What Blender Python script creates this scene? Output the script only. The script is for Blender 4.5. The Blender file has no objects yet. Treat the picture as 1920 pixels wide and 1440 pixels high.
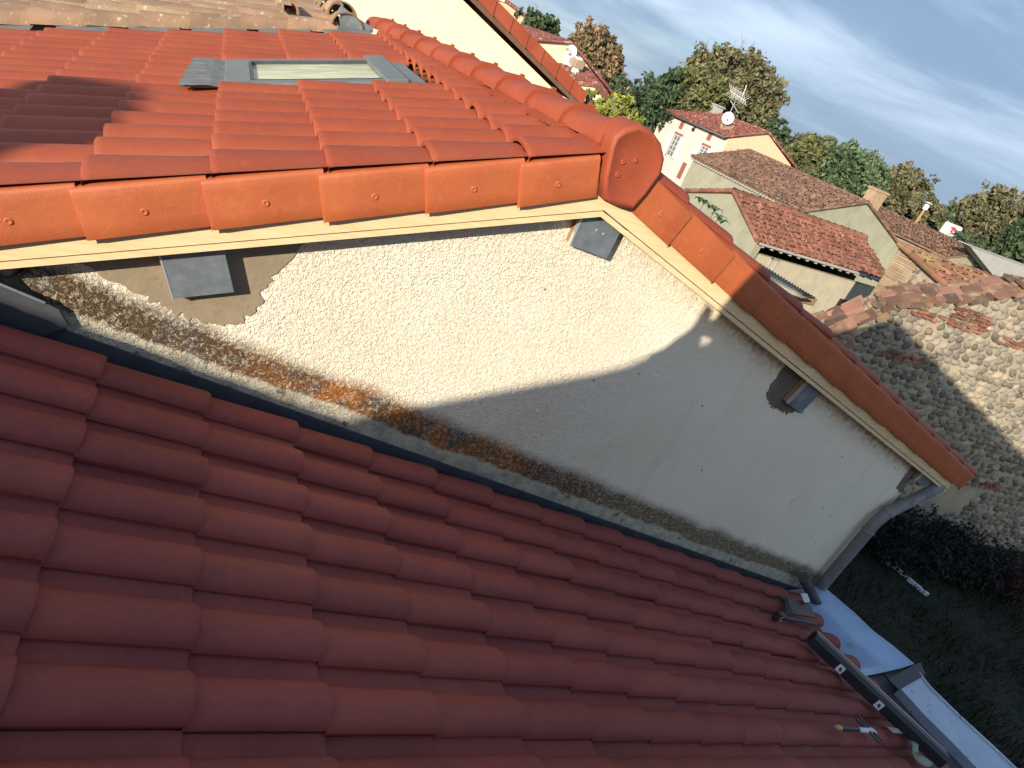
import bpy, math, random
import numpy as np
from mathutils import Vector, Matrix, noise as mnoise
random.seed(7); rng = np.random.default_rng(7)
scn = bpy.context.scene
COL = scn.collection
rad = math.radians
# ------------------------------------------------------------------ camera
F = 1161.568                       # focal length in photo pixels (1920 wide)
ROWS = [[0.8778209753204452,-0.3373479696945915,0.3400084794932191],   # image right
        [0.10206079604365877,-0.561726093341211,-0.821110304399229],   # image down
        [0.46798600348996866,0.7553783763599621,-0.45852129880047415]] # view direction
CAM = np.array([-1.46629, -2.2, 5.2])
RM = np.array(ROWS)
cd = bpy.data.cameras.new('camera'); cam = bpy.data.objects.new('camera', cd); COL.objects.link(cam)
cd.sensor_width = 36; cd.lens = F/1920*36; cd.clip_start = .05; cd.clip_end = 3000
r0, r1, r2 = (Vector(r) for r in ROWS)
m = Matrix(((r0.x,-r1.x,-r2.x),(r0.y,-r1.y,-r2.y),(r0.z,-r1.z,-r2.z))).to_quaternion()
cam.rotation_mode = 'QUATERNION'; cam.rotation_quaternion = m; cam.location = CAM
scn.camera = cam
scn.view_settings.view_transform = 'Standard'; scn.view_settings.look = 'None'
scn.view_settings.exposure = 0.85
# ------------------------------------------------------------------ sky and sun
SUN_EL = 15.4; SUNV = Vector((1.22, 1.0, -0.43)).normalized()       # direction the light travels
w = bpy.data.worlds.new('World'); scn.world = w; w.use_nodes = True
nt = w.node_tree; N = nt.nodes; Lk = nt.links
for n in list(N): N.remove(n)
out = N.new('ShaderNodeOutputWorld'); bg = N.new('ShaderNodeBackground'); bg.inputs[1].default_value = 0.15
sky = N.new('ShaderNodeTexSky'); sky.sky_type = 'NISHITA'; sky.sun_disc = False
sky.sun_elevation = rad(SUN_EL); sky.sun_rotation = math.atan2(-SUNV.x, -SUNV.y); sky.air_density = 1.0; sky.dust_density = .6; sky.ozone_density = 1.5
tc = N.new('ShaderNodeTexCoord')
def world_cloud(scale, rotz, sx, sy, sz, lo, hi, col, prev, seed, amt, side=False):
    mp = N.new('ShaderNodeMapping'); mp.inputs['Scale'].default_value = (sx, sy, sz); mp.inputs['Rotation'].default_value = (0, 0, rotz); mp.inputs['Location'].default_value = (seed, seed*.7, seed*.3)
    Lk.new(tc.outputs['Generated'], mp.inputs[0])
    no = N.new('ShaderNodeTexNoise'); no.inputs['Scale'].default_value = scale; no.inputs['Detail'].default_value = 7; no.inputs['Roughness'].default_value = .55; no.inputs['Distortion'].default_value = .6
    Lk.new(mp.outputs[0], no.inputs[0])
    mr = N.new('ShaderNodeMapRange'); mr.interpolation_type = 'SMOOTHSTEP'; mr.inputs[1].default_value = lo; mr.inputs[2].default_value = hi; mr.inputs[3].default_value = .62 if side else 0; mr.inputs[4].default_value = amt
    Lk.new(no.outputs[0], mr.inputs[0])
    fac = mr.outputs[0]
    if side:
        vd = N.new('ShaderNodeVectorMath'); vd.operation = 'DOT_PRODUCT'; vd.inputs[1].default_value = tuple(SUNV); Lk.new(tc.outputs['Generated'], vd.inputs[0])
        m2 = N.new('ShaderNodeMapRange'); m2.interpolation_type = 'SMOOTHSTEP'; m2.inputs[1].default_value = -.5; m2.inputs[2].default_value = .15; Lk.new(vd.outputs['Value'], m2.inputs[0])
        mu = N.new('ShaderNodeMath'); mu.operation = 'MULTIPLY'; Lk.new(fac, mu.inputs[0]); Lk.new(m2.outputs[0], mu.inputs[1]); fac = mu.outputs[0]
    mx = N.new('ShaderNodeMix'); mx.data_type = 'RGBA'; Lk.new(fac, mx.inputs[0]); Lk.new(prev, mx.inputs[6]); mx.inputs[7].default_value = (*col, 1)
    return mx.outputs[2]
c = world_cloud(1.6, 0, 1, 1, 3.0, .15, .50, (.98, 1.46, 2.20), sky.outputs[0], 3.1, .95, True)   # grey blue veil away from the sun
c = world_cloud(1.7, .3, 1, 1, 6.0, .47, .74, (3.4, 3.9, 4.7), c, 5.3, .62)                 # pale streaks
Lk.new(c, bg.inputs[0]); Lk.new(bg.outputs[0], out.inputs[0])
sl = bpy.data.lights.new('sun', 'SUN'); sl.energy = 4.2; sl.angle = rad(.3); sl.color = (1, .90, .74)
so = bpy.data.objects.new('sun', sl); COL.objects.link(so); so.rotation_euler = SUNV.to_track_quat('-Z', 'Y').to_euler(); so.location = (-20, -20, 20)
# ------------------------------------------------------------------ measuring: photo pixel -> point on a real plane
T = 0.3297; G = 0.34685; SA = math.atan(T); CS = math.cos(SA)
def ray(p): return RM.T @ np.array([(p[0]-960)/F, (p[1]-720)/F, 1.])
def onP(p, n, c): v = ray(p); n = np.array(n, float); return CAM + v*(c-n@CAM)/(n@v)
def onX(p, x): return onP(p, (1,0,0), x)
def onY(p, y): return onP(p, (0,1,0), y)
def onZ(p, z): return onP(p, (0,0,1), z)
def onA(p, a): return onP(p, (T,0,1), a)      # plane of the annex roof
def onB(p, a): return onP(p, (-T,0,1), a)     # plane of the upper roof, left slope
def at(p, d): v = ray(p); return CAM + v/np.linalg.norm(v)*d
# ------------------------------------------------------------------ object helpers
def tag(o, label=None, cat=None, group=None, kind=None):
    if label: o['label'] = label
    if cat: o['category'] = cat
    if group: o['group'] = group
    if kind: o['kind'] = kind
    return o
def empty(name, loc=(0,0,0), **k):
    o = bpy.data.objects.new(name, None); COL.objects.link(o); o.location = loc; o.empty_display_size = .2
    return tag(o, **k)
class MB:
    def __init__(s): s.v = []; s.f = []; s.sm = []; s.mi = []
    def add(s, v, f, smooth=False, mi=0):
        b = len(s.v); s.v += [tuple(map(float, p)) for p in v]; s.f += [tuple(int(i)+b for i in q) for q in f]; s.sm += [smooth]*len(f); s.mi += [mi]*len(f)
    def build(s, name, mat, parent=None, bevel=0, **k):
        me = bpy.data.meshes.new(name); me.from_pydata(s.v, [], s.f)
        for mm in (mat if isinstance(mat, (list, tuple)) else [mat]): me.materials.append(mm)
        me.polygons.foreach_set('use_smooth', s.sm); me.polygons.foreach_set('material_index', s.mi); me.update()
        o = bpy.data.objects.new(name, me); COL.objects.link(o)
        if parent is not None:
            o.parent = parent; o.matrix_parent_inverse = Matrix.Translation(-Vector(parent.location))
        if bevel:
            b = o.modifiers.new('bevel', 'BEVEL'); b.width = bevel; b.segments = 2; b.limit_method = 'ANGLE'; b.angle_limit = rad(40)
        return tag(o, **k)
    # shapes
    def box(s, x0, x1, y0, y1, z0, z1, mi=0):
        s.add([(x0,y0,z0),(x1,y0,z0),(x1,y1,z0),(x0,y1,z0),(x0,y0,z1),(x1,y0,z1),(x1,y1,z1),(x0,y1,z1)],
              [(0,3,2,1),(4,5,6,7),(0,1,5,4),(1,2,6,5),(2,3,7,6),(3,0,4,7)], mi=mi)
    def prism(s, poly, off, smooth=False, mi=0):     # polygon (3d points) swept by the vector off
        n = len(poly); p = [np.array(q, float) for q in poly]; q = [a+np.array(off, float) for a in p]
        s.add(p+q, [tuple(range(n)), tuple(range(2*n-1, n-1, -1))]+[(i, i+n, (i+1) % n+n, (i+1) % n) for i in range(n)], smooth, mi)
    def obox(s, c, ax, ay, az, mi=0):                # centre and three half-axis vectors
        c, ax, ay, az = (np.array(q, float) for q in (c, ax, ay, az))
        v = [c+i*ax+j*ay+k*az for k in (-1,1) for j in (-1,1) for i in (-1,1)]
        s.add(v, [(0,2,3,1),(4,5,7,6),(0,1,5,4),(1,3,7,5),(3,2,6,7),(2,0,4,6)], mi=mi)
    def tube(s, pts, r, n=12, cap=True, mi=0):
        pts = [Vector(p) for p in pts]; rr = r if isinstance(r, (list, tuple)) else [r]*len(pts); V = []; Fc = []; ref = None
        for i, p in enumerate(pts):
            d = (pts[min(i+1, len(pts)-1)]-pts[max(i-1, 0)]).normalized()
            if ref is None: ref = Vector((0,0,1)) if abs(d.z) < .9 else Vector((1,0,0))
            a = (ref-d*ref.dot(d)).normalized(); b = d.cross(a).normalized(); ref = a
            for k in range(n): t = 2*math.pi*k/n; V.append(p+(a*math.cos(t)+b*math.sin(t))*rr[i])
        for i in range(len(pts)-1):
            for k in range(n): Fc.append((i*n+k, i*n+(k+1) % n, (i+1)*n+(k+1) % n, (i+1)*n+k))
        s.add(V, Fc, True, mi)
        if cap: s.add(V[:n], [tuple(range(n))], mi=mi); s.add(V[-n:], [tuple(range(n-1, -1, -1))], mi=mi)
# ------------------------------------------------------------------ materials
def mat(name, c1, c2=None, scale=8, rough=.8, bump=0, bscale=40, island=0, metal=0, lo=.35, hi=.65, c3=None, s3=3, lo3=.55, hi3=.7, spec=.5, detail=6, coords='Object', stretch=(1,1,1), speck=None):
    mt = bpy.data.materials.new(name); mt.use_nodes = True; t = mt.node_tree; n = t.nodes; l = t.links; b = n['Principled BSDF']
    b.inputs['Roughness'].default_value = rough; b.inputs['Metallic'].default_value = metal; b.inputs['Specular IOR Level'].default_value = spec
    co = n.new('ShaderNodeTexCoord'); mp = n.new('ShaderNodeMapping'); mp.inputs['Scale'].default_value = stretch; l.new(co.outputs[coords], mp.inputs[0]); src = mp.outputs[0]
    def ns(sc, d=detail):
        x = n.new('ShaderNodeTexNoise'); x.inputs['Scale'].default_value = sc; x.inputs['Detail'].default_value = d; x.inputs['Roughness'].default_value = .6; l.new(src, x.inputs[0]); return x.outputs[0]
    def ramp(x, a, bb):
        r = n.new('ShaderNodeMapRange'); r.inputs[1].default_value = a; r.inputs[2].default_value = bb; l.new(x, r.inputs[0]); return r.outputs[0]
    def mix(f, a, bb):
        x = n.new('ShaderNodeMix'); x.data_type = 'RGBA'
        l.new(f, x.inputs[0])
        for i, q in ((6, a), (7, bb)):
            if isinstance(q, tuple): x.inputs[i].default_value = (*q, 1)
            else: l.new(q, x.inputs[i])
        return x.outputs[2]
    col = c1
    if c2: col = mix(ramp(ns(scale), lo, hi), c1, c2)
    if c3: col = mix(ramp(ns(s3, 8), lo3, hi3), col, c3)
    if island:
        g = n.new('ShaderNodeNewGeometry'); r = n.new('ShaderNodeMapRange'); r.inputs[3].default_value = 1-island; r.inputs[4].default_value = 1+island; l.new(g.outputs['Random Per Island'], r.inputs[0])
        h = n.new('ShaderNodeHueSaturation'); l.new(r.outputs[0], h.inputs['Value'])
        m2 = n.new('ShaderNodeMath'); m2.operation = 'FRACT'; m1 = n.new('ShaderNodeMath'); m1.operation = 'MULTIPLY'; m1.inputs[1].default_value = 17.3; l.new(g.outputs['Random Per Island'], m1.inputs[0]); l.new(m1.outputs[0], m2.inputs[0])
        r2_ = n.new('ShaderNodeMapRange'); r2_.inputs[3].default_value = .5-island*.025; r2_.inputs[4].default_value = .5+island*.025; l.new(m2.outputs[0], r2_.inputs[0]); l.new(r2_.outputs[0], h.inputs['Hue'])
        if isinstance(col, tuple): h.inputs['Color'].default_value = (*col, 1)
        else: l.new(col, h.inputs['Color'])
        col = h.outputs[0]
    if speck:
        sc_, sz_, cs_ = speck
        vo = n.new('ShaderNodeTexVoronoi'); vo.inputs['Scale'].default_value = sc_; l.new(src, vo.inputs[0]); rr_ = n.new('ShaderNodeMapRange'); rr_.inputs[1].default_value = sz_*.6; rr_.inputs[2].default_value = sz_; rr_.inputs[3].default_value = .75; rr_.inputs[4].default_value = 0; l.new(vo.outputs['Distance'], rr_.inputs[0])
        sx = n.new('ShaderNodeSeparateColor'); l.new(vo.outputs['Color'], sx.inputs[0]); gt = n.new('ShaderNodeMath'); gt.operation = 'GREATER_THAN'; gt.inputs[1].default_value = .72; l.new(sx.outputs[0], gt.inputs[0])
        mu = n.new('ShaderNodeMath'); mu.operation = 'MULTIPLY'; l.new(rr_.outputs[0], mu.inputs[0]); l.new(gt.outputs[0], mu.inputs[1]); col = mix(mu.outputs[0], col, cs_)
        dn = mix(ramp(ns(38, 4), .52, .72), (0.,0.,0.), (.30,.30,.30)); sb = n.new('ShaderNodeSeparateColor'); l.new(dn, sb.inputs[0]); col = mix(sb.outputs[0], col, tuple(q*1.25+.02 for q in c1))
    if isinstance(col, tuple): b.inputs['Base Color'].default_value = (*col, 1)
    else: l.new(col, b.inputs['Base Color'])
    if bump:
        bp = n.new('ShaderNodeBump'); bp.inputs['Strength'].default_value = 1; bp.inputs['Distance'].default_value = bump; l.new(ns(bscale, 5), bp.inputs['Height']); l.new(bp.outputs[0], b.inputs['Normal'])
    return mt
MTILE = mat('terracotta_tile', (.285,.055,.018), (.25,.045,.015), 3.5, .66, .0012, 260, island=.035, c3=(.315,.07,.025), s3=1.6, lo3=.5, hi3=.75, speck=(9, .035, (.12,.05,.03)))
MVERGE = mat('terracotta_verge', (.41,.105,.030), (.365,.085,.026), 5, .62, .0012, 220, island=.03, c3=(.31,.064,.024), s3=7, lo3=.6, hi3=.8, speck=(11, .04, (.52,.22,.12)))
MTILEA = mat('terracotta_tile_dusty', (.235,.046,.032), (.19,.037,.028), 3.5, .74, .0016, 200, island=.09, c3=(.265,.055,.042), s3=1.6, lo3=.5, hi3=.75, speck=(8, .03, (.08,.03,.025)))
MWOOD = mat('pine_board', (.74,.56,.32), (.66,.47,.25), 14, .7, .001, 60, stretch=(.25,1,6), c3=(.55,.37,.19), s3=30, lo3=.62, hi3=.8)
MWOOD2 = mat('purlin_wood', (.34,.19,.10), (.25,.14,.07), 20, .8, .001, 60, stretch=(1,.2,4))
MWOODD = mat('dark_board', (.16,.09,.05), (.11,.06,.04), 10, .8)
MZINC = mat('zinc', (.17,.20,.23), (.29,.33,.35), 14, .48, .0008, 30, metal=.55, lo=.3, hi=.7, c3=(.14,.17,.20), s3=9, lo3=.55, hi3=.75)
MZEDGE = mat('zinc_bright', (.72,.74,.74), None, rough=.35, metal=.7)
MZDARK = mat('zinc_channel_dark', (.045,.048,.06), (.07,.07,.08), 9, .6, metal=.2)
MPIPE = mat('downpipe_zinc', (.15,.15,.155), (.20,.20,.20), 9, .6, .0008, 20, metal=.1, c3=(.10,.09,.085), s3=14, lo3=.55, hi3=.72)
MPLEAT = mat('pleated_lead_flashing', (.20,.205,.195), (.15,.155,.15), 20, .6, metal=.2)
MALU = mat('window_aluminium', (.135,.148,.138), (.18,.19,.175), 15, .5, metal=.2)
MMORTAR = mat('smooth_mortar', (.27,.21,.135), (.22,.175,.115), 9, .9, .0025, 45, c3=(.18,.14,.09), s3=25, lo3=.6, hi3=.75)
MMORTD = mat('recess_mortar', (.17,.13,.105), (.12,.095,.08), 12, .95, .006, 60)  # dark brown mortar with the shade of a recess put into the colour
MSHEET = mat('pale_zinc_sheet', (.37,.47,.62), (.29,.40,.57), 3.5, .42, .0014, 14, metal=.35, spec=.6, c3=(.22,.28,.36), s3=5, lo3=.56, hi3=.74)
MSHEET2 = mat('speckled_zinc_sheet', (.45,.50,.58), (.38,.44,.54), 6, .45, .001, 30, metal=.3, c3=(.03,.035,.04), s3=26, lo3=.66, hi3=.68)
MBLACK = mat('black_plastic', (.012,.013,.018), (.02,.02,.028), 10, .38)
MDKGREY = mat('dark_grey_metal', (.06,.065,.07), (.09,.09,.095), 12, .5, metal=.3)
MYEL = mat('tan_plastic', (.42,.28,.10), None, rough=.5)
MWHITE = mat('white_plastic', (.62,.64,.66), None, rough=.5)
MPAPER = mat('old_paper', (.30,.33,.27), (.22,.25,.20), 30, .9)
MCREAM = mat('cream_wall', (.80,.68,.47), (.77,.65,.44), 3, .9, .002, 60)
MCREAM2 = mat('pale_cream_wall', (.66,.59,.41), (.62,.55,.38), 2, .9)
MPEACH = mat('peach_wall', (.68,.47,.30), (.65,.44,.28), 2, .9)
MWHITEW = mat('white_wall', (.60,.51,.47), (.55,.46,.42), 1.2, .9, c3=(.60,.45,.38), s3=2.5, lo3=.62, hi3=.8)
MGREYW = mat('grey_green_render', (.31,.30,.215), (.26,.25,.185), 1.5, .95, .008, 12, c3=(.22,.21,.16), s3=1.1)
MGREYW2 = mat('grey_cement_wall', (.34,.33,.31), (.30,.29,.28), 2, .95)
MBEIGEW = mat('beige_block_wall', (.46,.41,.30), (.38,.34,.25), 2.5, .95, .01, 14, c3=(.30,.26,.20), s3=9, lo3=.62, hi3=.72)
MOLDT = mat('old_brown_tile', (.21,.115,.072), (.14,.082,.058), 2.0, .9, .004, 30, island=.38, c3=(.30,.22,.15), s3=14, lo3=.58, hi3=.72)
MOLDR = mat('old_red_tile', (.235,.088,.052), (.165,.072,.048), 1.5, .9, .004, 30, island=.34, c3=(.42,.30,.20), s3=12, lo3=.6, hi3=.72)
MOLDL = mat('lichen_tile', (.31,.19,.11), (.22,.14,.085), 6, .9, .004, 60, island=.28, c3=(.55,.47,.36), s3=22, lo3=.60, hi3=.70)
MPINKT = mat('worn_pink_tile', (.235,.075,.052), (.18,.062,.048), 1.5, .85, .004, 30, island=.25, c3=(.50,.32,.25), s3=3.5, lo3=.56, hi3=.66)
MBRICK = mat('red_brick', (.27,.10,.06), (.20,.08,.05), 6, .9, island=.25)
MBRICKT = mat('tan_brick', (.36,.25,.15), (.28,.19,.12), 6, .9, island=.22)
MSTONE = mat('field_stone', (.22,.19,.145), (.15,.135,.11), 5, .85, .003, 40, island=.5, c3=(.27,.21,.14), s3=2.0, lo3=.5, hi3=.7)
MBED = mat('lime_mortar', (.36,.29,.20), (.28,.23,.16), 3, .95, .012, 30, c3=(.22,.19,.14), s3=1.2, lo3=.5, hi3=.7)
MDARK = mat('dark_opening', (.012,.010,.012), None, rough=.9)
MGLASS = mat('window_pane', (.10,.13,.15), None, rough=.12, spec=.8)
MPLASTIC = mat('off_white_metal', (.60,.60,.57), None, rough=.5)
MBARK = mat('bark', (.16,.13,.10), (.10,.085,.065), 6, .95)
MBARE = mat('bare_twig', (.20,.17,.14), None, rough=.95)
def leafmat(name, a, b, isl=.45):
    m_ = mat(name, a, b, .9, .7, island=isl, lo=.4, hi=.6)
    bs = m_.node_tree.nodes['Principled BSDF']; bs.inputs['Specular IOR Level'].default_value = .25
    return m_
ML_DK = leafmat('leaf_dark_green', (.055,.085,.04), (.038,.06,.03))
ML_OL = leafmat('leaf_olive', (.12,.125,.05), (.08,.09,.04))
ML_BR = leafmat('leaf_autumn_brown', (.19,.13,.07), (.13,.10,.055))
ML_GR = leafmat('leaf_fresh_green', (.085,.125,.06), (.055,.085,.042))
ML_YE = leafmat('leaf_yellow_green', (.26,.26,.04), (.15,.18,.035))
ML_GY = leafmat('leaf_grey_green', (.135,.12,.065), (.085,.09,.045))
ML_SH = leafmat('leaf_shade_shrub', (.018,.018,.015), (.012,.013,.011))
ML_RD = leafmat('leaf_dark_red', (.10,.035,.03), (.06,.03,.025))
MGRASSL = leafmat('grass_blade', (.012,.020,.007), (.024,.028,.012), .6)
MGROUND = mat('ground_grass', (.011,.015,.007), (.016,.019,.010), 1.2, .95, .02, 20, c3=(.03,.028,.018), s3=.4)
# rendered gable wall: rough cream render, lichen bands along its foot
def render_wall():
    mt = bpy.data.materials.new('rough_cream_render'); mt.use_nodes = True; t = mt.node_tree; n = t.nodes; l = t.links; b = n['Principled BSDF']
    b.inputs['Roughness'].default_value = .95; b.inputs['Specular IOR Level'].default_value = .2
    co = n.new('ShaderNodeTexCoord'); O = co.outputs['Object']
    def ns(sc, d=5, dist=0, r=.6):
        x = n.new('ShaderNodeTexNoise'); x.inputs['Scale'].default_value = sc; x.inputs['Detail'].default_value = d; x.inputs['Distortion'].default_value = dist; x.inputs['Roughness'].default_value = r; l.new(O, x.inputs[0]); return x.outputs[0]
    def mr(x, a, bb, c=0., d=1., sm=False):
        r = n.new('ShaderNodeMapRange'); r.inputs[1].default_value = a; r.inputs[2].default_value = bb; r.inputs[3].default_value = c; r.inputs[4].default_value = d
        if sm: r.interpolation_type = 'SMOOTHSTEP'
        l.new(x, r.inputs[0]); return r.outputs[0]
    def ma(op, a, bb):
        x = n.new('ShaderNodeMath'); x.operation = op
        for i, q in enumerate((a, bb)):
            if isinstance(q, (int, float)): x.inputs[i].default_value = q
            else: l.new(q, x.inputs[i])
        return x.outputs[0]
    def mix(f, a, bb):
        x = n.new('ShaderNodeMix'); x.data_type = 'RGBA'; l.new(f, x.inputs[0])
        for i, q in ((6, a), (7, bb)):
            if isinstance(q, tuple): x.inputs[i].default_value = (*q, 1)
            else: l.new(q, x.inputs[i])
        return x.outputs[2]
    sp = n.new('ShaderNodeSeparateXYZ'); l.new(O, sp.inputs[0])
    d = ma('SUBTRACT', ma('ADD', sp.outputs[2], ma('MULTIPLY', sp.outputs[0], T)), 3.19)     # height above the roof line
    d2 = ma('ADD', d, mr(ns(2.2, 3), .3, .7, -.03, .03))
    fine = ns(62, 3, .9, .55); worm = ns(70, 2, 1.6, .5)
    col = mix(mr(ns(2.5), .35, .7), (.83,.75,.60), (.78,.69,.53))
    st_ = n.new('ShaderNodeMapping'); st_.inputs['Scale'].default_value = (9, 9, .7); l.new(O, st_.inputs[0]); sn = n.new('ShaderNodeTexNoise'); sn.inputs['Scale'].default_value = 1; sn.inputs['Detail'].default_value = 5; l.new(st_.outputs[0], sn.inputs[0])
    col = mix(ma('MULTIPLY', mr(sn.outputs[0], .58, .74), .16), col, (.50,.41,.29))
    pits = mr(worm, .56, .66)
    col = mix(ma('MULTIPLY', pits, .16), col, (.42,.33,.21))
    # band of brown / black / orange growth
    env = ma('MULTIPLY', mr(d2, .055, .10, sm=True), mr(d2, .18, .29, 1, 0, sm=True))
    grain = mr(ns(60, 3, .8), .44, .62, 1, 0)
    amt = ma('MULTIPLY', env, ma('ADD', ma('MULTIPLY', grain, .55), .66))
    xx = sp.outputs[0]
    orange = ma('MULTIPLY', mr(xx, -1.45, -.75, sm=True), mr(xx, -.1, .9, 1, 0, sm=True))
    orange = ma('MULTIPLY', orange, mr(ns(6, 4), .36, .55))
    growth = mix(orange, (.095,.060,.032), (.30,.10,.018))
    growth = mix(mr(ns(7, 5), .5, .62), growth, (.10,.085,.075))
    right = mr(xx, .3, 1.2, sm=True)
    growth = mix(ma('MULTIPLY', right, .6), growth, (.20,.16,.09))
    col = mix(amt, col, growth)
    # grey cement strip at the very bottom
    low = mr(d2, .06, .10, 1, 0, sm=True)
    cem = mix(mr(ns(14, 6), .4, .62), (.52,.47,.36), (.34,.31,.24))
    cem = mix(mr(ns(11, 4), .60, .68), cem, (.10,.09,.085))
    cem = mix(mr(ns(9, 3), .66, .70), cem, (.50,.30,.08))
    col = mix(low, col, cem)
    # grime under the verge board
    up = ma('ADD', sp.outputs[2], ma('MULTIPLY', ma('ABSOLUTE', xx, 0), T))
    g = ma('MULTIPLY', mr(up, 4.56, 4.70, sm=True), mr(ns(22, 4, 0), .42, .62))
    col = mix(ma('MULTIPLY', g, ma('ADD', ma('MULTIPLY', mr(xx, .6, 1.4), .5), .15)), col, (.30,.22,.13))
    # tiny dark specks
    vo = n.new('ShaderNodeTexVoronoi'); vo.inputs['Scale'].default_value = 5.5; l.new(O, vo.inputs[0])
    col = mix(mr(vo.outputs['Distance'], .03, .045, 1, 0), col, (.10,.08,.06))
    l.new(col, b.inputs['Base Color'])
    h = ma('ADD', ma('MULTIPLY', mr(fine, .35, .65), .7), ma('MULTIPLY', mr(worm, .5, .62, 1, 0), .55))
    sm = ma('ADD', ma('MULTIPLY', mr(xx, .2, 1.6, 1, .5, sm=True), 1), 0)
    bp = n.new('ShaderNodeBump'); bp.inputs['Distance'].default_value = .0055; l.new(sm, bp.inputs['Strength']); l.new(h, bp.inputs['Height']); l.new(bp.outputs[0], b.inputs['Normal'])
    return mt
MRENDER = render_wall()
# ------------------------------------------------------------------ setting: ground
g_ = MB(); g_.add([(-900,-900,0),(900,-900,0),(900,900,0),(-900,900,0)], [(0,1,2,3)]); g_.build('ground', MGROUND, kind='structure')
# ------------------------------------------------------------------ roof tiles
PITCH = .2035; GS = G/CS
def tile_field(mb, M, rows, cols, skip=None, mirror=False, verge=False, hump=.047, jit=.0018, seed=1, th=.013):
    """M(s, v, n) maps slope length, cross position and height to world; rows: list of (s_back, s_front); cols: starts."""
    r = np.random.default_rng(seed)
    vv = np.array([0, .02, .08, .16, .25, .34, .43, .52, .60, .67, .72, .80, .90, 1.03])
    prof = np.where(vv <= .72, np.sin(np.pi*np.clip(vv/.72, 0, 1)**.88)**.58, 0); prof[0] = 0; base = np.where(vv <= .72, .014*(1-vv/.72), 0); base[10] = 0
    base = base + np.where(vv > .72, -.004*np.sin(np.pi*(vv-.72)/.31), 0)
    if mirror: vs = (1-vv)[::-1]; pr = prof[::-1]; bs = base[::-1]
    else: vs, pr, bs = vv, prof, base
    n = len(vs); vs0 = vs; bar = (pr > 1e-6) | (np.abs(vs-.28) < 1e-6) | (vs >= .98) if mirror else None
    for (s0, s1) in rows:
        for ci, v0 in enumerate(cols):
            if skip and skip(s0, s1, v0): continue
            wide = verge and ci == 0
            vs = vs0
            if wide:                                        # the tile next to the verge has its barrel right at the edge
                vs = np.where(bar, (vs0-vs0[bar].min())/(vs0[bar].max()-vs0[bar].min()), 0)*(vs0[bar].max()-.0) if mirror else vs0*1.0
                if mirror: vs = np.where(bar, vs, 0.0)
            j = r.normal(0, jit, 3); Lr = s1-s0
            st = [0, .5, .93, .985, 1.0]; V = []
            for q in st:
                hq = hump*(.86+.14*q); nz = .019*q + bs + pr*hq + j[0] + j[1]*(vs-.5)*2 + j[2]*q
                if wide: nz = np.maximum(nz, .036)
                if q == 1.0: nz = nz-.006
                if q == .985: nz = nz-.0012
                for a, b_ in zip(vs, nz): V.append(M(s0+q*Lr, v0+a*PITCH+j[1]*.6, b_))
            Fc = [(k*n+i, k*n+i+1, (k+1)*n+i+1, (k+1)*n+i) for k in range(len(st)-1) for i in range(n-1)]
            mb.add(V, Fc, True)
            top = V[-n:]; q = 1.0; low = [M(s1-.001, v0+a*PITCH+j[1]*.6, .019+bb+p*hump*.985-th-.006+j[0]) for a, bb, p in zip(vs, bs, pr)]
            mb.add(top+low, [(i, i+1, n+i+1, n+i) for i in range(n-1)], False)
            i0 = n-1 if mirror else 0                                   # the lip of the barrel
            e = [V[k*n+i0] for k in range(len(st))]; sy = -.006 if mirror else .006; el = [(p[0], p[1]+sy, p[2]-.003) for p in e]+[(p[0], p[1]+sy, p[2]-.02) for p in e]
            m_ = len(e); mb.add(e+el, [(i, i+1, m_+i+1, m_+i) for i in range(m_-1)]+[(m_+i, m_+i+1, 2*m_+i+1, 2*m_+i) for i in range(m_-1)], False)
# ---- upper house --------------------------------------------------------------
WY = .13; AB = 4.957
house = empty('rendered_house', (0, WY, 0), label='cream rendered gable house with a bright new orange tiled roof and zinc capped beams', cat='house')
def ridge_x(y): return -.08*max(y, 0)
nl = np.array([-T, 0, 1])/math.hypot(T, 1); nr = np.array([T, 0, 1])/math.hypot(T, 1)
def MBL(s, v, n):         # left slope: s runs down to the left, from the ridge line
    x = -s*CS; x = min(x, ridge_x(v)-.01)
    return (x+nl[0]*n, v, AB+T*x+nl[2]*n)
def MBR(s, v, n):         # right slope
    xr = ridge_x(v); X1 = 4.45; k = s*CS/X1; x = xr+(X1-xr)*k
    z = (AB+T*xr)*(1-k)+(AB-T*X1)*k
    return (x+nr[0]*n, v, z+nr[2]*n)
SKY0 = [onB(p, 5.05) for p in ((427,113),(705,107),(762,143),(420,165))]
sky_x0 = -1.43; sky_x1 = -.64; sky_y0 = 1.32; sky_y1 = 2.05
rowsL = [((.398-G+G*k)/CS, (.398+G*k)/CS+.004) for k in range(0, 11)]
colsB = [.004+PITCH*.955*k for k in range(17)]
def skipL(s0, s1, v0):
    xm = -(s0+s1)/2*CS; yc = v0+.1
    return (-1.46 < xm < -.5) and (sky_y0+.03 < yc < sky_y1+.02)
tb = MB(); tile_field(tb, MBL, rowsL, colsB, skipL, mirror=True, seed=3, verge=True)
tile_field(tb, MBR, [((.012+G*k)/CS, (.018+G*(k+1))/CS+.004) for k in range(13)], colsB, None, mirror=False, seed=4)
roofB = tb.build('roof', MTILE, house)
# sarking under the tiles, so nothing shows through
ub = MB()
ub.add([(-4.3,.02,AB-T*4.3-.03),(0,.02,AB-.03),(-.27,3.36,AB-.09-.03),(-4.3,3.36,AB-T*4.3-.03),(4.4,.02,AB-T*4.4-.03),(4.4,3.36,AB-T*4.4-.03)], [(0,1,2,3),(1,4,5,2)])
ub.build('roof_underlay', MWOODD, house)
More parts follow.
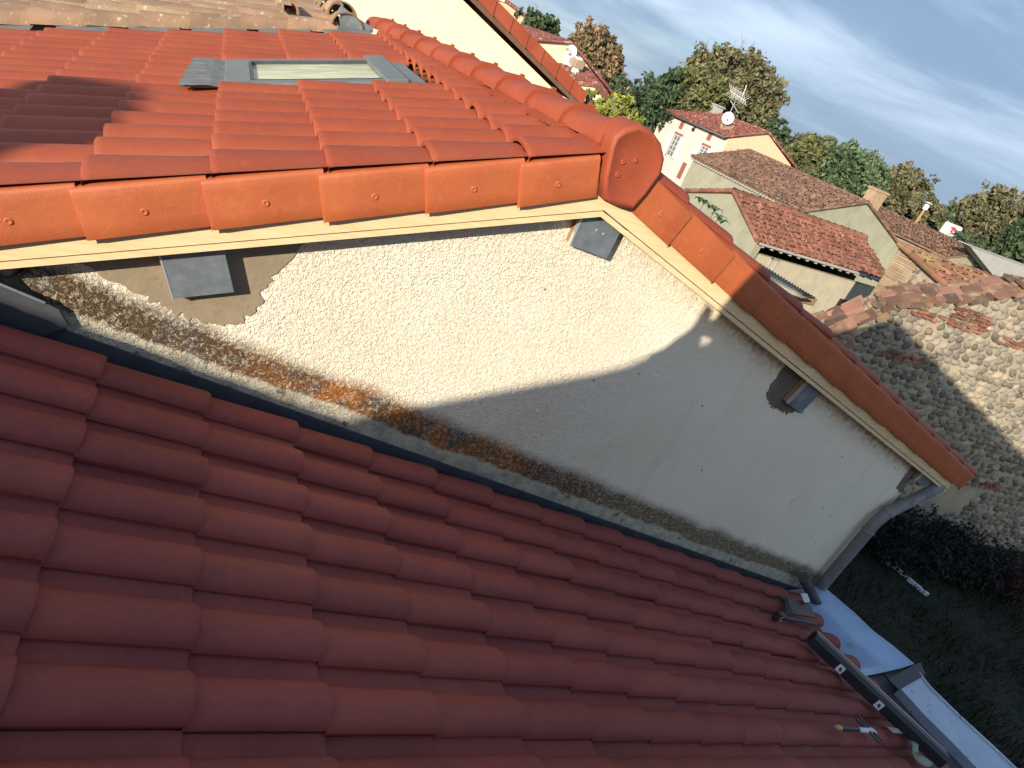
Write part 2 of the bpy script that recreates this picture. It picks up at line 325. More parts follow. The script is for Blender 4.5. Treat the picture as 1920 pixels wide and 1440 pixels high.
# verge tiles
def verge_tile(sgn, xl, xu, k, at_apex=False):
    """xl: lower end (far from ridge), xu: upper end; |x| measured from the ridge."""
    mb = MB(); J = random.Random(k*7+sgn)
    prof = [(.10,.020),(.03,.022),(.014,.0215),(.004,.017),(0,.006),(0,-.02),(0,-.10),(0,-.150),(.002,-.1535)]
    dz = J.uniform(-.003,.003)
    st = [(xl, -.010, -.004), (xl+(xu-xl)*.03, -.0125, -.0035), (xl+(xu-xl)*.5, -.006, 0.002), (xu, 0., .008)]
    V = []
    for (x, yo, zo) in st:
        for (y, z) in prof: xx_ = x+.045+.297*z; V.append((sgn*xx_, y+yo, AB-T*xx_+z+zo+dz))
    n = len(prof); Fc = [(a*n+i, a*n+i+1, (a+1)*n+i+1, (a+1)*n+i) for a in range(len(st)-1) for i in range(n-1)]
    mb.add(V, Fc, True)
    for a in (0, len(st)-1):                                    # end rims
        e = V[a*n:(a+1)*n]; inn = [(p[0], p[1]+.013, p[2]-.012) for p in e]; mb.add(e+inn, [(i, i+1, n+i+1, n+i) for i in range(n-1)])
    e = [V[a*n+n-1] for a in range(len(st))]; inn = [(p[0], p[1]+.012, p[2]+.002) for p in e]; mb.add(e+inn, [(i, i+1, 4+i+1, 4+i) for i in range(3)])
    # moulded nail boss
    xc = xl+.02+(xu-xl)*.47; zc = AB-T*xc-.075+dz; R_ = [(.0125,.001),(.010,-.0018),(.007,-.0018),(.004,.0008)]; V = []
    for r_, yo in R_:
        for q in range(14): t = q*math.pi/7; V.append((sgn*xc+r_*math.cos(t), -.0078+yo, zc+r_*math.sin(t)))
    mb.add(V, [(a*14+q, a*14+(q+1) % 14, (a+1)*14+(q+1) % 14, (a+1)*14+q) for a in range(3) for q in range(14)]+[tuple(range(42, 56))], True)
    return mb.build('verge_tile', MVERGE, house)
for k in range(9): verge_tile(-1, .388+G*k, .388+G*(k-1)-.012 if k else .075, k)
for k in range(13): verge_tile(1, .018+G*(k+1)+(.004 if k < 12 else -.105), .018+G*k-.012 if k else .085, k+20)
# ridge tiles with collar and knob
for k in range(11):
    y0 = .05+.348*k; mb = MB(); V = []; st = [(0,.122,.104),(.02,.122,.106),(.10,.117,.101),(.22,.110,.093),(.37,.100,.084)]; nn = 15
    for (dy, rw, rh) in st:
        y = y0+dy; zc = AB+.034-.0264*y
        for q in range(nn):
            t = math.pi*q/(nn-1); V.append((-.08*y-rw*math.cos(t), y, zc-.012+rh*math.sin(t)**.8))
    mb.add(V, [(a*nn+i, a*nn+i+1, (a+1)*nn+i+1, (a+1)*nn+i) for a in range(len(st)-1) for i in range(nn-1)], True)
    y = y0; zc = AB+.034-.0264*y; inn = [(-.08*y-.098*math.cos(math.pi*q/(nn-1)), y+.002, zc-.014+.084*math.sin(math.pi*q/(nn-1))**.8) for q in range(nn)]
    mb.add(V[:nn]+inn, [(i, i+1, nn+i+1, nn+i) for i in range(nn-1)])
    mb.obox((-.08*y+.01, y+.014, zc+.093), (.010,0,0), (0,.011,0), (0,0,.011))
    mb.build('ridge_tile', MTILE, house)
# ventilated closing strip under the ridge tiles
mb = MB()
for k in range(150):
    if k % 21 == 7 and k < 140: mb.build('ridge_closure', MTILE, house); mb = MB()
    y = .06+k*.0215; x = -.08*y-.095; z = AB+T*x+.052
    if (k//7) % 3 != 1: mb.obox((x-.030, y, z-.004), (.034,0,.0115), (0,.0035,0), (-.002,0,.007))
mb.build('ridge_closure', MTILE, house)
# rounded ridge end cap
ol = [onY((700+a/3.2, b/3.2), -.03) for a, b in [(1385,1200),(1390,1080),(1415,960),(1432,880),(1455,815),(1520,770),(1600,748),(1680,785),(1735,865),(1755,960),(1735,1050),(1640,1180),(1560,1270),(1470,1242)]]
cen = sum(ol)/len(ol); mb = MB(); rings = [(1.0,.13),(1.0,.0),(.985,-.008),(.93,-.016),(.87,-.0185),(.84,-.016),(.3,-.016)]; V = []
for sc, yo in rings:
    for p in ol: q = cen+(p-cen)*sc; V.append((q[0], -.012+yo, q[2]))
n = len(ol); mb.add(V, [(a*n+i, a*n+(i+1) % n, (a+1)*n+(i+1) % n, (a+1)*n+i) for a in range(len(rings)-1) for i in range(n)]+[tuple(range((len(rings)-1)*n, len(rings)*n))], True)
for p in ((1192,301),(1169,304),(1158,328)):
    q = onY(p, -.03); V = []
    for r_, yo in ((.011,0),(.010,-.004),(.006,-.0045),(.003,-.001)):
        for a in range(12): V.append((q[0]+r_*math.cos(a*math.pi/6), -.0279+yo, q[2]+r_*math.sin(a*math.pi/6)))
    mb.add(V, [(a*12+i, a*12+(i+1) % 12, (a+1)*12+(i+1) % 12, (a+1)*12+i) for a in range(3) for i in range(12)]+[tuple(range(36, 48))], True)
mb.build('ridge_end_cap', MTILE, house)
# barge boards
for sgn, x1 in ((-1, 3.6), (1, 4.33)):
    mb = MB(); zb = 4.742; zt = 4.93
    mb.prism([(0,.022,zb),(sgn*x1,.022,zb-T*x1),(sgn*x1,.022,zt-T*x1),(0,.022,zt)][::sgn], (0,.022,0)); mb.build('barge_board', MWOOD, house)
    mb = MB(); mb.prism([(0,.0255,4.712),(sgn*x1,.0255,4.712-T*x1),(sgn*x1,.0255,4.736-T*x1),(0,.0255,4.736)][::sgn], (0,.03,0)); mb.build('barge_batten', MWOOD, house)
# gable wall (goes on behind the annex roof down to the ground)
WR = 3.97
mb = MB()
mb.prism([(-1.93,WY,4.05),(-1.987,WY,3.987),(-1.946,WY,3.937),(-1.909,WY,3.892),(-1.89,WY,3.851),(-1.851,WY,3.80),(-1.75,WY,3.70),(-1.6,WY,3.3),(-1.5,WY,0),(WR,WY,0),(WR,WY,4.96-T*WR),(0,WY,4.90),(-1.93,WY,4.90-T*1.93)], (0,3.2,0))
wall = mb.build('wall', MRENDER, house)
mb = MB(); mb.prism([(-4.2,WY+.05,0),(-1.2,WY+.05,0),(-1.2,WY+.05,4.9-T*1.2),(-4.2,WY+.05,4.9-T*4.2)], (0,3.1,0)); mb.build('bare_masonry', MBED, house)
mb = MB()                                                                    # rubble showing where the render has come off
for (x, z, r_) in ((-2.04,4.10,.07),(-2.15,4.02,.06),(-2.03,3.99,.045),(-2.13,3.92,.05),(-2.27,4.05,.08),(-2.22,3.93,.05),(-2.02,4.18,.05),(-2.36,3.92,.08),(-2.3,4.15,.06)):
    V = []; 
    for a in range(7):
        for b in range(10):
            th_ = math.pi*a/6; ph = 2*math.pi*b/10; q = 1+.18*mnoise.noise(Vector((x*9+math.cos(ph)*2, a, z*7+math.sin(ph)*2)))
            V.append((x+r_*q*math.sin(th_)*math.cos(ph), WY+.045-.05*math.cos(th_)*q, z+r_*.8*q*math.sin(th_)*math.sin(ph)))
    mb.add(V, [(a*10+b, a*10+(b+1) % 10, (a+1)*10+(b+1) % 10, (a+1)*10+b) for a in range(6) for b in range(10)], True)
mb.build('rubble_stones', MSTONE, house)
def patch(name, pts, mt, y=WY-.004, jag=.012, sub=10, thick=.05):
    P_ = np.array([p[:2] for p in pts], float); cc = P_.mean(axis=0); al = []
    for i in range(len(P_)):
        for k in range(30): q = P_[i]+(P_[(i+1) % len(P_)]-P_[i])*k/30-cc; al.append((math.atan2(q[1], q[0]), math.hypot(*q)))
    al.sort(); av = np.array([t for t, _ in al]); rv = np.array([r_ for _, r_ in al]); out_ = []; R_ = random.Random(len(pts)*13)
    for k in range(110):
        t = -math.pi+2*math.pi*(k+.5)/110; r_ = float(np.interp(t, av, rv))+R_.uniform(-jag, jag)*.8+.6*jag*math.sin(t*23); out_.append((cc[0]+r_*math.cos(t), y, cc[1]+r_*math.sin(t)))
    mb = MB(); n_ = len(out_); c_ = tuple(cc); back = [(p[0], p[1]+thick, p[2]) for p in out_]
    mb.add(out_+back+[(c_[0], y, c_[1])], [(i, (i+1) % n_, 2*n_) for i in range(n_)]+[(i, i+n_, (i+1) % n_+n_, (i+1) % n_) for i in range(n_)]); return mb.build(name, mt, house)
patch('mortar_patch', [(-1.90,4.11),(-1.833,4.074),(-1.722,4.02),(-1.618,3.978),(-1.53,3.935),(-1.468,3.912),(-1.384,3.90),(-1.30,3.915),(-1.235,3.99),(-1.222,4.09),(-1.18,4.18),(-1.13,4.25),(-1.10,4.42),(-1.5,4.32),(-1.9,4.18)], MMORTAR)
patch('mortar_patch', [(1.71,4.18),(1.707,4.073),(1.704,3.988),(1.726,3.904),(1.831,3.843),(1.916,3.827),(2.01,3.804),(2.081,3.828),(2.124,3.819),(2.151,3.928),(2.169,4.02)], MMORTD)
patch('mortar_patch', [(3.80,3.50),(3.817,3.331),(3.84,3.22),(3.93,3.17),(3.955,3.17),(3.955,3.45)], MMORTD)
# purlins, each with a folded zinc end cap
def purlin(cx, cz, ang, hw=.095, hh=.10, penta=False):
    ca, sa_ = math.cos(ang), math.sin(ang)
    def poly(e, y):
        if penta: pts = [(-.105-e,-.075-e),(.105+e,-.092-e),(.112+e,.075),(.028,.115),(-.105-e,.09)]
        else: pts = [(-hw-e,-hh-e),(hw+e,-hh-e),(hw+e,hh),(-hw-e,hh)]
        return [(cx+a*ca-b*sa_, y, cz+a*sa_+b*ca) for a, b in pts]
    a = MB(); a.prism(poly(-.004, .082), (0,.2,0)); pu = a.build('purlin', MWOOD2, house)
    b = MB(); b.prism(poly(0, .075), (0,.020,0)); ec = b.build('end_cap', [MZINC, MZEDGE], pu, bevel=.0015)
    c_ = MB(); pl = poly(.0, .0735); i0, i1 = 0, len(pl)-1
    A_, B_ = np.array(pl[i0]), np.array(pl[i1]); dx = np.array((ca, 0, sa_))*.006
    c_.add([A_-dx*.3, B_-dx*.3, B_+dx, A_+dx, A_-dx*.3+(0,.02,0), B_-dx*.3+(0,.02,0)], [(0,1,2,3),(0,4,5,1)]); c_.build('lit_cap_fold', MZEDGE, pu)  # bright edge strip, the sunlit look of the fold put into its colour
    if penta:
        for px in ((-.01,.02),(.03,.012)):
            d = MB(); V = [(cx+px[0]+.006*math.cos(t*math.pi/5), .0735, cz+px[1]+.006*math.sin(t*math.pi/5)) for t in range(10)]; d.add(V+[(cx+px[0],.070,cz+px[1])], [(i, (i+1) % 10, 10) for i in range(10)], True); d.build('nail_head', MZEDGE, pu)
def purlin_at(p0, p1, ang, hh=.105, **k):
    A_, B_ = onY(p0, .075), onY(p1, .075); c_ = (A_+B_)/2+np.array((-math.sin(ang), 0, math.cos(ang)))*hh
    purlin(c_[0], c_[2], ang, hw=np.linalg.norm(B_-A_)/2, hh=hh, **k)
purlin_at((323,562), (439,547), SA); purlin_at((1477,757), (1501,775.5), -SA); purlin_at((1719,901), (1735,916), -SA, hh=.09)
A_ = (onY((1069,463), .075)+onY((1137,485), .075))/2; purlin(A_[0], A_[2]+.085, -.02, penta=True)
# skylight
def pB(x, y, n): return np.array((x, y, 5.0+T*x))+nl*n
sk = MB()
X0, X1_, Y0, Y1 = sky_x0, sky_x1, sky_y0, sky_y1
def slab(mb, xa, xb, ya, yb, n0, n1, mi=0):
    v = [pB(x, y, n) for n in (n0, n1) for (x, y) in ((xa,ya),(xb,ya),(xb,yb),(xa,yb))]
    mb.add(v, [(0,3,2,1),(4,5,6,7),(0,1,5,4),(1,2,6,5),(2,3,7,6),(3,0,4,7)], mi=mi)
slab(sk, X0, X1_, Y0, Y0+.085, -.05, .022); slab(sk, X0, X1_, Y1-.085, Y1, -.05, .022); slab(sk, X0, X0+.12, Y0+.085, Y1-.085, -.05, .021); slab(sk, X1_-.05, X1_, Y0+.085, Y1-.085, -.05, .021)
fr = sk.build('skylight', MALU, house, bevel=.006)
fp_ = MB(); slab(fp_, X1_+.06, -.47, Y0-.01, Y1+.02, -.05, -.004); fp_.build('head_flashing', MALU, fr)
gl = MB(); slab(gl, X0+.12, X1_-.05, Y0+.085, Y1-.085, -.04, .006)
gm = mat('dirty_glass', (.50,.50,.30), (.30,.32,.22), 5, .3, stretch=(.5,4,1), c3=(.66,.65,.40), s3=7, lo3=.5, hi3=.62, spec=.6); gl.build('glass', gm, fr)
hd = MB(); slab(hd, X1_-.05, X1_+.06, Y0-.02, Y1+.03, -.05, .036); hd.build('top_cover', MALU, fr, bevel=.005)
gk = MB(); slab(gk, X0+.12, X1_-.05, Y0+.085, Y0+.094, .004, .024); slab(gk, X0+.12, X1_-.05, Y1-.094, Y1-.085, .004, .024); slab(gk, X0+.12, X0+.130, Y0+.094, Y1-.094, .004, .024)
gk.build('gasket', MDKGREY, fr)
ap = MB(); nA = 150; V = []                                       # pleated apron below the window
for i in range(nA+1):
    y = Y0-.05+(Y1-Y0+.06)*i/nA; pl_ = .020*((i % 8) < 5)
    for j in range(9):
        q = j/8; x = X0+.01-.155*q-(.03*(1-i/nA))*q; wv = .052*max(0, math.sin(math.pi*((y-.045) % (PITCH*.98))/(PITCH*.98)*1.0))**1.0
        V.append(tuple(pB(x-.0, y-.05*q, .004*(1-q)+q*(wv*.5+.006)+pl_*min(1, .3+q*2)+(.004*mnoise.noise(Vector((i*.4,q*3,0)))))))
ap.add(V, [(i*9+j, i*9+j+1, (i+1)*9+j+1, (i+1)*9+j) for i in range(nA) for j in range(8)], False); ap.build('pleated_apron', MPLEAT, fr)
# flashing on the far edge, eaves downpipe
R_ = random.Random(12)
for k in range(8): xa = -.45-.43*k; xb = xa-.30-R_.uniform(0,.08); mb = MB(); mb.prism([(xb,3.30,AB+T*xb+.040),(xa,3.30,AB+T*xa+.043),(xa,3.46,AB+T*xa+.06),(xb,3.46,AB+T*xb+.06)], (0,0,.003)); mb.build('edge_flashing', MALU, house)
pp = [onY((1550+a/5.143, 850+b/5.143), .055) for a, b in ((1100,300),(960,385),(700,515),(590,572),(480,655),(400,745),(250,925),(100,1100),(-60,1290))]
mb = MB(); mb.tube(pp, .049, 16)
for i in (3, 5):
    d = (pp[i+1]-pp[i]); d = d/np.linalg.norm(d); mb.tube([pp[i]-d*.014, pp[i]-d*.010, pp[i]+d*.010, pp[i]+d*.014], [.051,.055,.055,.051], 16)
mb.build('downpipe', MPIPE, house)
# ---- annex with the tiled roof in the foreground -----------------------------------
AA = 3.142
annex = empty('annex_house', (-.5, -2.5, 0), label='low annex in front whose shaded red tiled roof fills the bottom of the view', cat='house')
na = np.array([T, 0, 1])/math.hypot(T, 1)
XB0 = -1.66-.075-G*8+.0
def MAA(s, v, n):
    x = XB0+s*CS; wob = .004*math.sin(x*1.7+v*2.3)
    return (x+na[0]*n, v, AA-T*x+na[2]*n+wob)
ncol = 26; colsA = [-.085-PITCH*k for k in range(ncol)]
rowsA = [(GS*k, GS*(k+1)+.006) for k in range(0, 23)]
NR = int(round((3.30-XB0)/G)); rowsA = rowsA[:NR]
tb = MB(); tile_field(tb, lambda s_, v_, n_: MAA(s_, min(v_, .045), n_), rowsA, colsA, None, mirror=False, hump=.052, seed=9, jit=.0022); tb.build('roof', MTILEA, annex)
XE = XB0+G*NR
mb = MB(); mb.box(XB0-3.9, 3.15, -5.6, -.06, 0, .1)
mb = MB(); mb.prism([(XB0,-5.5,0),(3.2,-5.5,0),(3.2,-5.5,AA-T*3.2-.05),(XB0,-5.5,AA-T*XB0-.05)], (0,5.42,0)); mb.build('wall', MBEIGEW, annex)
mb = MB()
for k in range(15):
    y0 = -.1-.36*k
    V = []; 
    for dy, r_ in ((0,.11),(-.38,.125)):
        for q in range(11): t = math.pi*q/10; V.append((XB0-.03-r_*math.cos(t), y0+dy, AA-T*XB0+.03+r_*.9*math.sin(t)))
    mb.add(V, [(i, i+1, 12+i, 11+i) for i in range(10)], True)
mb.build('ridge_tiles', MTILEA, annex)
# sunken channel between annex tiles and gable wall
mb = MB(); 
def lineA(x, a): return a-T*x
V = []
sec = [(-.02,3.09),(.05,3.07),(.112,3.07),(.119,3.09),(.123,3.185),(.128,3.187)]
for x in (-4.3, -2, 0, 2, 3.9):
    for (y, a) in sec: V.append((x, y, a-T*x))
n = len(sec); mb.add(V, [(i*n+j, i*n+j+1, (i+1)*n+j+1, (i+1)*n+j) for i in range(4) for j in range(n-1)]); mb.build('valley_channel', MZDARK, annex)
mb = MB()
fl = [onY(p, .10) for p in ((-60,505),(0,532),(60,556),(110,580),(128,612),(60,640),(-60,600))]
mb.prism(fl, (0,.012,0)); mb.build('upstand_flashing', MZDARK, annex)
mb = MB(); e0 = onY((-60,507), .098); e1 = onY((85,568), .098); mb.tube([e0, e1], .006, 6); mb.build('flashing_edge', MZINC, annex)
# zinc sheet gutter along the eaves
def zq(p, z): q = onZ(p, z); return q
ZG = 2.03
mb = MB()
out1 = [(1536,1098),(1560,1118),(1600,1152),(1634,1185),(1672,1214),(1711,1247)]; V = []
for i, p in enumerate(out1):
    q = zq(p, ZG); xo, y = q[0], q[1]
    for j in range(9): k = j/8; V.append((3.18+(xo-3.18)*k, y+.0*(1-k), ZG-.03*math.sin(math.pi*k)+.012*(k > .95)))
n = 9; mb.add(V, [(i*n+j, i*n+j+1, (i+1)*n+j+1, (i+1)*n+j) for i in range(len(out1)-1) for j in range(8)], True)
q0 = [zq(p, ZG) for p in out1]; mb.tube([(a[0], a[1], ZG+.008) for a in q0], .012, 8)
for k in range(46):                                                 # fine ribs across the sheet
    y = .03-k*.0155; q1 = np.interp(y, [a[1] for a in q0][::-1], [a[0] for a in q0][::-1])
    mb.obox((3.32+(q1-3.4)*.5, y, ZG-.0235), ((q1-3.5)*.38,0,0), (0,.0022,0), (0,0,.0025))
gut = mb.build('zinc_gutter', MSHEET, annex)
mb = MB(); in2 = [(1688,1290),(1735,1342),(1784,1390),(1832,1440),(1900,1510)]; ot2 = [(1722,1262),(1742,1288),(1800,1345),(1860,1400),(1902,1440)]
A2 = [zq(p, ZG+.02) for p in in2]; B2 = [zq(p, ZG+.02) for p in ot2]; B2.append(B2[-1]+(0.03,-3.2,0)); A2[-1] = np.array((A2[-2][0]-.02, A2[-2][1]-.3, ZG+.02)); A2.append(A2[-1]+(0,-3,0))
V = []
for i in range(6):
    a = A2[min(i, 5)]; b = B2[min(i, 5)]; V += [a-(0,0,.09), a, b, b-(0,0,.05)]
mb.add(V, [(i*4+j, i*4+j+1, (i+1)*4+j+1, (i+1)*4+j) for i in range(5) for j in range(3)]); mb.tube([b+(0,0,.004) for b in B2], .012, 8); mb.build('zinc_coping', MSHEET2, annex)
mb = MB(); s0, s1 = onZ((1660,1278), ZG), onZ((1722,1245), ZG); s2, s3 = onZ((1732,1268), ZG), onZ((1680,1298), ZG)
mb.prism([(s0[0],s0[1],ZG+.022),(s1[0],s1[1],ZG+.022),(s2[0],s2[1],ZG+.022),(s3[0],s3[1],ZG+.022)], (0,0,.012)); mb.prism([(s1[0],s1[1],ZG+.034),(s2[0],s2[1],ZG+.034),(s2[0]+.02,s2[1],ZG-.1),(s1[0]+.02,s1[1],ZG-.1)], (-.008,0,0)); mb.build('gutter_strap', MBLACK, annex)
mb = MB(); mb.box(3.0, 3.8, -5.5, .12, ZG-.14, ZG-.06); mb.box(3.8, 4.08, -1.2, -.6, ZG-.12, ZG-.05); mb.build('gutter_bed', MZDARK, annex)
mb = MB(); mb.tube([onY((1506,1082), .03), onY((1515,1100), .02), onY((1527,1124), -.03), onY((1541,1153), -.06)], [.045,.045,.045,.045], 14); mb.build('outlet_spout', MZDARK, annex)
# ---- loose things on the annex roof ---------------------------------------------------
def ra(px, py, h=0.): q = onA((px, py), 3.25+h); return q
A1, B1 = ra(1530,1180,.10), ra(1775,1408,.10)
ax = B1-A1; Lx = np.linalg.norm(ax); ax = ax/Lx; up = na; sd = np.cross(up, ax); sd = sd/np.linalg.norm(sd)
if sd[0] > 0: sd = -sd
cA = (A1+B1)/2+sd*.055-up*.045
beam = empty('tool_case', tuple(cA-up*.055), label='long black box-section case with white stickers lying along the eaves of the red roof', cat='tool case')
mb = MB(); sec = [(-.055,-.05),(.06,-.05),(.06,.02),(.045,.048),(-.035,.05),(-.055,.03)]
pl = [cA+sd*a+up*b-ax*Lx/2 for a, b in sec]; mb.prism(pl, ax*Lx); mb.build('body', MBLACK, beam, bevel=.006)
mb = MB(); pl = [cA+sd*a+up*b-ax*Lx*.49 for a, b in ((-.034,.0495),(-.018,.0495),(-.018,.0525),(-.034,.0525))]; mb.prism(pl, ax*Lx*.98); mb.build('pale_edge', mat('pale_case_edge', (.42,.40,.42), None, rough=.4, metal=.5), beam)  # pale strip along one top edge of the case
def on_side(k, u, dz): return cA+ax*(k-.5)*Lx+sd*(.0605+u)+up*dz
for k in (.235, .53):
    mb = MB(); a0 = on_side(k-.022, 0, -.042); a1 = on_side(k+.022, 0, -.042); a2 = on_side(k+.022, 0, .016); a3 = on_side(k-.022, 0, .016); mb.prism([a0,a1,a2,a3], sd*.002); stc = mb.build('sticker', MWHITE, beam)
    mb = MB(); b = on_side(k, .003, -.012); mb.obox(b, ax*.008, sd*.0006, up*.010); mb.obox(b+ax*.007-up*.012, ax*.006, sd*.0006, up*.005); mb.build('printed_mark', MBLACK, stc)
for p0, p1 in (((1500,1140),(1515,1150)),):
    pass
q = ra(1497,1140,.045); sc_ = empty('metal_offcut', tuple(q-np.array((0,0,.045))), label='bent dark grey sheet metal offcut lying at the corner of the red roof', cat='metal scrap')
mb = MB(); c0 = [ra(1473,1122,.03), ra(1512,1130,.06), ra(1530,1160,.05), ra(1484,1152,.02)]; mb.prism([tuple(p) for p in c0], (0,0,.012)); mb.build('plate', MDKGREY, sc_)
mb = MB(); c0 = [ra(1456,1118,.05), ra(1472,1127,.08), ra(1484,1152,.03), ra(1474,1150,.01)]; mb.prism([tuple(p) for p in c0], (0,.006,.01)); mb.build('flap', MDKGREY, sc_)
mb = MB(); mb.tube([ra(1470,1158,.01), ra(1500,1164,.03), ra(1530,1170,.02)], .014, 8); mb.build('rod', MZDARK, sc_)
q = ra(1509,1118,.085); tg = MB(); tg.prism([tuple(ra(1501,1113,.085)), tuple(ra(1513,1113,.085)), tuple(ra(1519,1129,.085)), tuple(ra(1508,1130,.085))], (0,0,.004)); tg.build('paper_tag', MWHITE, sc_)
q = ra(1461,1156,.03); tp = empty('tape_measure', tuple(q-np.array((0,0,.04))), label='small black tape measure with a yellow face on the corner of the red roof', cat='tape measure')
mb = MB(); mb.obox(q, (.045,0,-.015), (0,.022,0), (.012,0,.036)); mb.build('case', MBLACK, tp, bevel=.012)
mb = MB(); R_ = []
for k in range(17):
    t = rad(60+k*15.5); R_.append(q+np.array((.006+.022*math.cos(t), -.0225, .022*math.sin(t))))
mb.tube(R_, .0045, 6); mb.build('yellow_ring', MYEL, tp)
# hand brush: tan butt, black grip, white ferrule, splayed dark head
hb = empty('paint_scraper', tuple(ra(1610,1375,0)), label='small tool with tan tipped black handle, white collar and forked dark blades', cat='hand tool')
h = lambda a, b, z=.02: ra(1420+a/3.84, 1080+b/3.84, z)
mb = MB(); mb.tube([h(605,1096), h(730,1106)], [.016,.013], 10); mb.build('handle', MBLACK, hb)
mb = MB(); mb.tube([h(563,1085), h(575,1090), h(600,1095)], [.009,.016,.015], 12); mb.build('butt', MYEL, hb)
mb = MB(); mb.tube([h(728,1106), h(825,1116)], [.014,.018], 10); mb.obox(h(835,1112,.035), h(850,1120)-h(830,1108), (0,.010,0), (0,0,.004)); mb.build('collar', MWHITE, hb)
mb = MB()
for a, b in (((825,1112),(725,1010)),((812,1118),(712,1028)),((830,1118),(895,1178)),((815,1130),(878,1196))):
    p, q = h(*a, .03), h(*b, .015); mb.obox((p+q)/2, (q-p)/2, (.004,.011,0), (0,0,.006))
mb.build('blade', MDKGREY, hb)
mb = MB(); V = []; pts = [((1100,1175),(1165,1205)),((1112,1215),(1160,1225)),((1115,1262),(1155,1270)),((1130,1310),(1178,1290)),((1165,1350),(1215,1312)),((1215,1372),(1240,1330)),((1245,1375),(1268,1345))]
for i, (a, b) in enumerate(pts): z = .012+.02*math.sin(i*1.1)**2; V += [tuple(h(*a, z)), tuple(h(*b, z+.01))]
mb.add(V, [(2*i, 2*i+1, 2*i+3, 2*i+2) for i in range(len(pts)-1)], True); pst = mb.build('paper_strip', MPAPER, label='curled strip of greenish paper lying beside the black case', cat='paper strip')
md = pst.modifiers.new('s', 'SOLIDIFY'); md.thickness = .002
mb = MB(); V = [tuple(h(930,1085,.01)), tuple(h(1010,1100,.02)), tuple(h(1045,1135,.01)), tuple(h(975,1130,.01))]; mb.prism(V, (0,0,.003)); mb.build('cardboard_scrap', MPAPER, label='small pale scrap of card half under the black case', cat='scrap')
q = ra(698,1193,.0)
# ------------------------------------------------------------------ unseen neighbours behind the photographer, outlines shaped to throw the shade
def gable_y(name, xs, zs, y0, y1, wallm, roofm, label, cat='house', over=.15):
    root = empty(name, ((xs[0]+xs[-1])/2, (y0+y1)/2, 0), label=label, cat=cat)
    mb = MB(); mb.prism([(xs[0],y1,0),(xs[-1],y1,0)]+[(x,y1,z-.12) for x, z in list(zip(xs, zs))[::-1]], (0,y0-y1,0)); mb.build('wall', wallm, root)
    mb = MB()
    for i in range(len(xs)-1): mb.prism([(xs[i],y1+over,zs[i]-.12),(xs[i+1],y1+over,zs[i+1]-.12),(xs[i+1],y1+over,zs[i+1]),(xs[i],y1+over,zs[i])], (0,y0-y1-2*over,0))
    mb.build('roof', roofm, root); return root
OX, OZ = -SUNV.x/SUNV.y*7.13, -SUNV.z/SUNV.y*7.13                     # from the gable wall back along the sun to y = -7
def bp(x, z): return (x+OX, z+OZ)
sil = [(-.75,3.470),(-.466,3.592),(-.165,3.706),(.098,3.813),(.536,3.945)]
ql = bp(-.75, 3.505); qa = (ql[0]+4.5, ql[1]+4.5*.345); qr = (qa[0]+8.8, qa[1]-8.8*.385)
hq = gable_y('neighbour_house', [ql[0], qa[0], qr[0]], [ql[1], qa[1], qr[1]], -12, -7.0, MCREAM, MTILEA, 'tall unseen gabled house behind the photographer, shaped to shade the lower wall', over=.0)
sx_ = [.50,.60,.69,.769,.85,.872,.888,.915,.93,.966,1.01,1.024,1.079,1.2,1.5,2.3,2.35]; sz_ = [3.94,3.985,4.05,4.114,4.22,4.33,4.42,4.40,4.32,4.319,4.37,4.437,4.56,4.80,4.95,4.80,4.5]
sx_ = [.50,.60,.69,.80,.90,1.079,1.2,1.5,2.3,2.35]; sz_ = [3.94,3.985,4.05,4.10,4.14,4.22,4.80,4.95,4.80,4.5]
mb = MB()
for k in range(74):
    xa = .50+.025*k; xb = xa+.025; za, zb_ = float(np.interp(xa, sx_, sz_)), float(np.interp(xb, sx_, sz_)); (xa_, _), (xb_, _) = bp(xa, 0), bp(xb, 0)
    mb.prism([(xa_,-7.0,3.5+OZ),(xb_,-7.0,3.5+OZ),(xb_,-7.0,zb_+OZ),(xa_,-7.0,za+OZ)], (0,-.12,0))
mb.build('chimney', MBRICK, hq)  # unseen caster, its top cut to the shadow edge on the wall
K = 3.6; kx, kz = -SUNV.x/SUNV.y*K, -SUNV.z/SUNV.y*K                                  # unseen caster added on the annex, shaped to the bump in the shadow
sx_ = [.70,.769,.83,.85,.880,.890,.905,.92,.935,.966,1.0,1.024,1.079,1.2,1.35]; sz_ = [4.07,4.114,4.20,4.22,4.27,4.39,4.405,4.39,4.33,4.315,4.34,4.43,4.57,4.83,4.9]
mb = MB()
for k in range(65):
    xa = .70+.01*k; xb = xa+.01; za, zb_ = float(np.interp(xa, sx_, sz_)), float(np.interp(xb, sx_, sz_))
    hole = .955 <= (xa+xb)/2 <= 1.045; parts = [(3.6, 4.16), (4.235, None)] if hole else [(3.6, None)]
    for lo_, hi_ in parts:
        h0, h1 = (hi_, hi_) if hi_ else (za, zb_)
        mb.prism([(xa+kx,WY-K,lo_+kz),(xb+kx,WY-K,lo_+kz),(xb+kx,WY-K,h1+kz),(xa+kx,WY-K,h0+kz)], (0,-.03,0))
zb0 = AA-T*(.7+kx)-.1
mb.prism([(.70+kx,WY-K,zb0),(1.35+kx,WY-K,zb0-.2),(1.35+kx,WY-K,3.6+kz),(.70+kx,WY-K,3.6+kz)], (0,-.03,0))
mb.build('shadow_caster', MBRICK, annex)
pr = bp(-.75, 3.228+T*.75); pa = (pr[0]-4.0, pr[1]+4.0*T)
